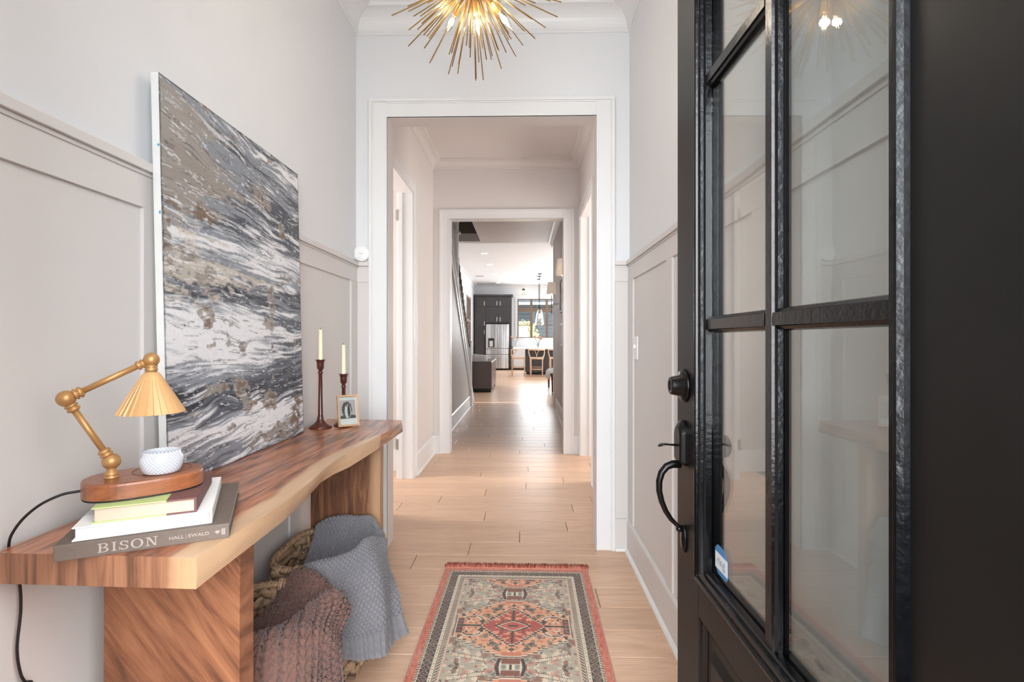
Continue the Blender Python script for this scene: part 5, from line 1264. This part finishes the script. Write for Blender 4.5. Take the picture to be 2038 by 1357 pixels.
# grey throw: columns run left -> right, rows from inside the back of the basket, dipping in, over the front rim and down to the hem
gnet = [
 [(-0.845, 2.055, 0.35), (-0.835, 2.045, 0.435), (-0.835, 1.99, 0.37), (-0.83, 1.9, 0.325), (-0.8, 1.8, 0.35), (-0.728, 1.688, 0.424), (-0.7, 1.651, 0.393), (-0.668, 1.64, 0.33), (-0.64, 1.632, 0.28), (-0.612, 1.632, 0.235)],
 [(-0.8, 2.095, 0.35), (-0.795, 2.075, 0.452), (-0.79, 2.0, 0.37), (-0.78, 1.9, 0.325), (-0.75, 1.8, 0.35), (-0.695, 1.703, 0.432), (-0.668, 1.646, 0.378), (-0.635, 1.632, 0.3), (-0.61, 1.63, 0.235), (-0.59, 1.632, 0.185)],
 [(-0.73, 2.1, 0.35), (-0.73, 2.08, 0.456), (-0.725, 2.01, 0.37), (-0.715, 1.92, 0.33), (-0.69, 1.82, 0.36), (-0.645, 1.733, 0.436), (-0.615, 1.668, 0.398), (-0.585, 1.645, 0.3), (-0.565, 1.64, 0.21), (-0.555, 1.642, 0.145)],
 [(-0.676, 2.1, 0.35), (-0.674, 2.08, 0.452), (-0.666, 2.02, 0.37), (-0.651, 1.94, 0.34), (-0.626, 1.86, 0.375), (-0.596, 1.783, 0.442), (-0.561, 1.721, 0.408), (-0.53, 1.695, 0.3), (-0.516, 1.69, 0.2), (-0.51, 1.692, 0.118)],
 [(-0.622, 2.09, 0.34), (-0.624, 2.065, 0.464), (-0.612, 2.02, 0.407), (-0.602, 1.96, 0.392), (-0.584, 1.9, 0.422), (-0.565, 1.828, 0.465), (-0.532, 1.796, 0.418), (-0.5, 1.775, 0.3), (-0.49, 1.768, 0.19), (-0.484, 1.765, 0.098)],
 [(-0.588, 2.04, 0.34), (-0.59, 2.03, 0.447), (-0.58, 2.01, 0.422), (-0.57, 1.98, 0.422), (-0.558, 1.95, 0.42), (-0.543, 1.92, 0.43), (-0.52, 1.89, 0.358), (-0.49, 1.865, 0.28), (-0.478, 1.845, 0.17), (-0.466, 1.835, 0.085)],
 [(-0.576, 2.03, 0.33), (-0.576, 2.03, 0.422), (-0.566, 2.02, 0.422), (-0.556, 2.0, 0.422), (-0.546, 1.99, 0.4), (-0.536, 1.975, 0.395), (-0.522, 1.955, 0.308), (-0.49, 1.935, 0.24), (-0.468, 1.925, 0.15), (-0.44, 1.92, 0.078)]]
M_grey = knit_mat('slate_grey_wool', (120, 118, 121)); M_brn = knit_mat('mauve_brown_wool', (112, 82, 73))
def gfn(U, V, Ul, Vl):
    L_ = Vl[-1]; rib_from = L_-.075; return np.where(V > rib_from, ribs(U, V), garter(U, V))
throw('grey_throw', 'slate grey knitted throw hanging over the back basket rim', gnet, 340, 560, gfn, .0095, M_grey, flip=1, fold=lambda u, v: (.013*np.sin(u*15+1.5)*ss(.55, .85, v)+.006*np.sin(u*34+v*3)*ss(.6, 1, v))*(1-.3*ss(.9, 1, u))+.005*np.sin(v*20+u*6)*(1-ss(.5, .6, v)))
bnet = [
 [(-0.775, 1.66, 0.294), (-0.772, 1.655, 0.389), (-0.79, 1.6, 0.334), (-0.81, 1.5, 0.31), (-0.83, 1.39, 0.3), (-0.84, 1.3, 0.328), (-0.84, 1.23, 0.418), (-0.84, 1.205, 0.368), (-0.84, 1.195, 0.28), (-0.84, 1.19, 0.16), (-0.84, 1.19, 0.06)],
 [(-0.745, 1.665, 0.304), (-0.742, 1.658, 0.419), (-0.755, 1.6, 0.344), (-0.765, 1.51, 0.32), (-0.775, 1.41, 0.31), (-0.77, 1.33, 0.338), (-0.765, 1.24, 0.43), (-0.765, 1.205, 0.378), (-0.765, 1.19, 0.28), (-0.765, 1.185, 0.16), (-0.765, 1.18, 0.06)],
 [(-0.7, 1.66, 0.304), (-0.7, 1.648, 0.426), (-0.7, 1.59, 0.364), (-0.705, 1.52, 0.34), (-0.7, 1.43, 0.33), (-0.69, 1.36, 0.358), (-0.68, 1.26, 0.435), (-0.675, 1.215, 0.388), (-0.67, 1.195, 0.28), (-0.67, 1.19, 0.16), (-0.67, 1.185, 0.06)],
 [(-0.66, 1.645, 0.304), (-0.66, 1.63, 0.416), (-0.66, 1.58, 0.384), (-0.655, 1.53, 0.37), (-0.645, 1.47, 0.37), (-0.63, 1.4, 0.388), (-0.612, 1.295, 0.433), (-0.6, 1.245, 0.388), (-0.59, 1.22, 0.28), (-0.585, 1.21, 0.16), (-0.585, 1.205, 0.06)],
 [(-0.625, 1.62, 0.284), (-0.623, 1.608, 0.394), (-0.618, 1.58, 0.389), (-0.61, 1.54, 0.4), (-0.595, 1.49, 0.41), (-0.578, 1.43, 0.418), (-0.56, 1.335, 0.418), (-0.545, 1.295, 0.358), (-0.54, 1.28, 0.27), (-0.536, 1.27, 0.15), (-0.535, 1.265, 0.06)],
 [(-0.605, 1.6, 0.264), (-0.6, 1.59, 0.364), (-0.59, 1.57, 0.369), (-0.575, 1.54, 0.4), (-0.56, 1.5, 0.415), (-0.548, 1.45, 0.398), (-0.533, 1.375, 0.378), (-0.526, 1.355, 0.308), (-0.52, 1.34, 0.23), (-0.517, 1.335, 0.13), (-0.517, 1.33, 0.06)],
 [(-0.579, 1.6, 0.214), (-0.574, 1.59, 0.304), (-0.564, 1.575, 0.314), (-0.552, 1.55, 0.35), (-0.539, 1.52, 0.355), (-0.531, 1.48, 0.328), (-0.523, 1.425, 0.308), (-0.518, 1.415, 0.248), (-0.513, 1.4, 0.19), (-0.511, 1.395, 0.11), (-0.511, 1.39, 0.06)]]
throw('brown_throw', 'chunky mauve-brown knitted throw spilling from the front basket', bnet, 380, 640, lambda U, V, a, b: chunky(U, V), .021, M_brn, flip=1, thick=.012, fold=lambda u, v: .014*np.sin(v*17+u*5)*ss(.1, .25, v)*(1-ss(.5, .62, v))+.010*np.sin(u*13+v*6)*ss(.55, .7, v))

# ------------------------------------------------------------------ starburst chandelier
CX_, CY_, CZ_ = -.165, 1.68, 2.370
ch = thing('starburst_chandelier', 'brass starburst chandelier of thin rods and bare bulbs', 'chandelier', (CX_, CY_, CZ_))
MB().lathe([(0, -.045), (.02, -.041), (.036, -.026), (.045, 0), (.036, .026), (.02, .041), (0, .045)], 28).build('hub', M_brass, ch)
MB().lathe([(.06, .686), (.06, .675), (.05, .668), (.012, .664)], 28).build('canopy', M_brass, ch)
MB().tube([(0, 0, .04), (0, 0, .67)], .006, 10).build('stem', M_brass, ch)
sock_d = [Vector(d).normalized() for d in ((.10, -.06, -1), (-.72, -.35, -.50), (-.60, .62, -.62), (.72, -.30, -.52), (.66, .55, -.58), (-.75, -.1, .6), (.72, .2, .6), (.05, -.75, .6), (0, .8, .5))]
g1 = None
for d in sock_d:
    if g1 is None:
        M0 = Matrix.Identity(4)
        g1 = MB().lathe([(.004, .03), (.004, .085), (.0105, .086), (.0115, .09), (.0115, .125), (.0105, .127), (.008, .127)], 16).build('socket', M_brass, ch)
        g2 = MB().lathe([(.006, .125), (.0075, .132), (.0125, .147), (.0135, .158), (.010, .176), (.005, .190), (.0015, .197), (0, .198)], 16).build('bulb', M_glass, ch)
        g3 = MB().lathe([(0, .134), (.004, .136), (.006, .160), (.003, .180), (0, .182)], 10).build('filament', M_bulb, g2)
        a, b = g1, g2; f3 = g3
    else:
        a = g1.copy(); b = g2.copy(); f3 = g3.copy()
        for o in (a, b, f3): COL.objects.link(o)
        a.parent = ch; b.parent = ch; f3.parent = b
    q = d.to_track_quat('Z', 'Y').to_matrix().to_4x4(); a.matrix_local = q; b.matrix_local = q
    pz = Vector((CX_, CY_, CZ_))+d*.158
    light('POINT', 'bulb_glow', pz, (0, 0, 0), 2.0, (1, .88, .76), shadow_soft_size=.012)
rod = None; N_ = 230; ga = PI*(3-math.sqrt(5))
for i in range(N_):
    z = 1-2*(i+.5)/N_; r = math.sqrt(1-z*z); a = ga*i; d = Vector((math.cos(a)*r, math.sin(a)*r, z))+Vector((rnd.gauss(0, .05), rnd.gauss(0, .05), rnd.gauss(0, .05))); d.normalize()
    if d.z > .93 or any(d.dot(s_) > .975 for s_ in sock_d): continue
    L_ = rnd.choice((.302, .295, .27, .24, .302, .22))
    if rod is None: rod = MB().tube([(0, 0, .03), (0, 0, 1)], [.0019, .0019], 7).build('rod', M_brass, ch); o = rod
    else: o = rod.copy(); COL.objects.link(o); o.parent = ch
    o.matrix_local = d.to_track_quat('Z', 'Y').to_matrix().to_4x4() @ Matrix.Diagonal((1, 1, L_, 1))
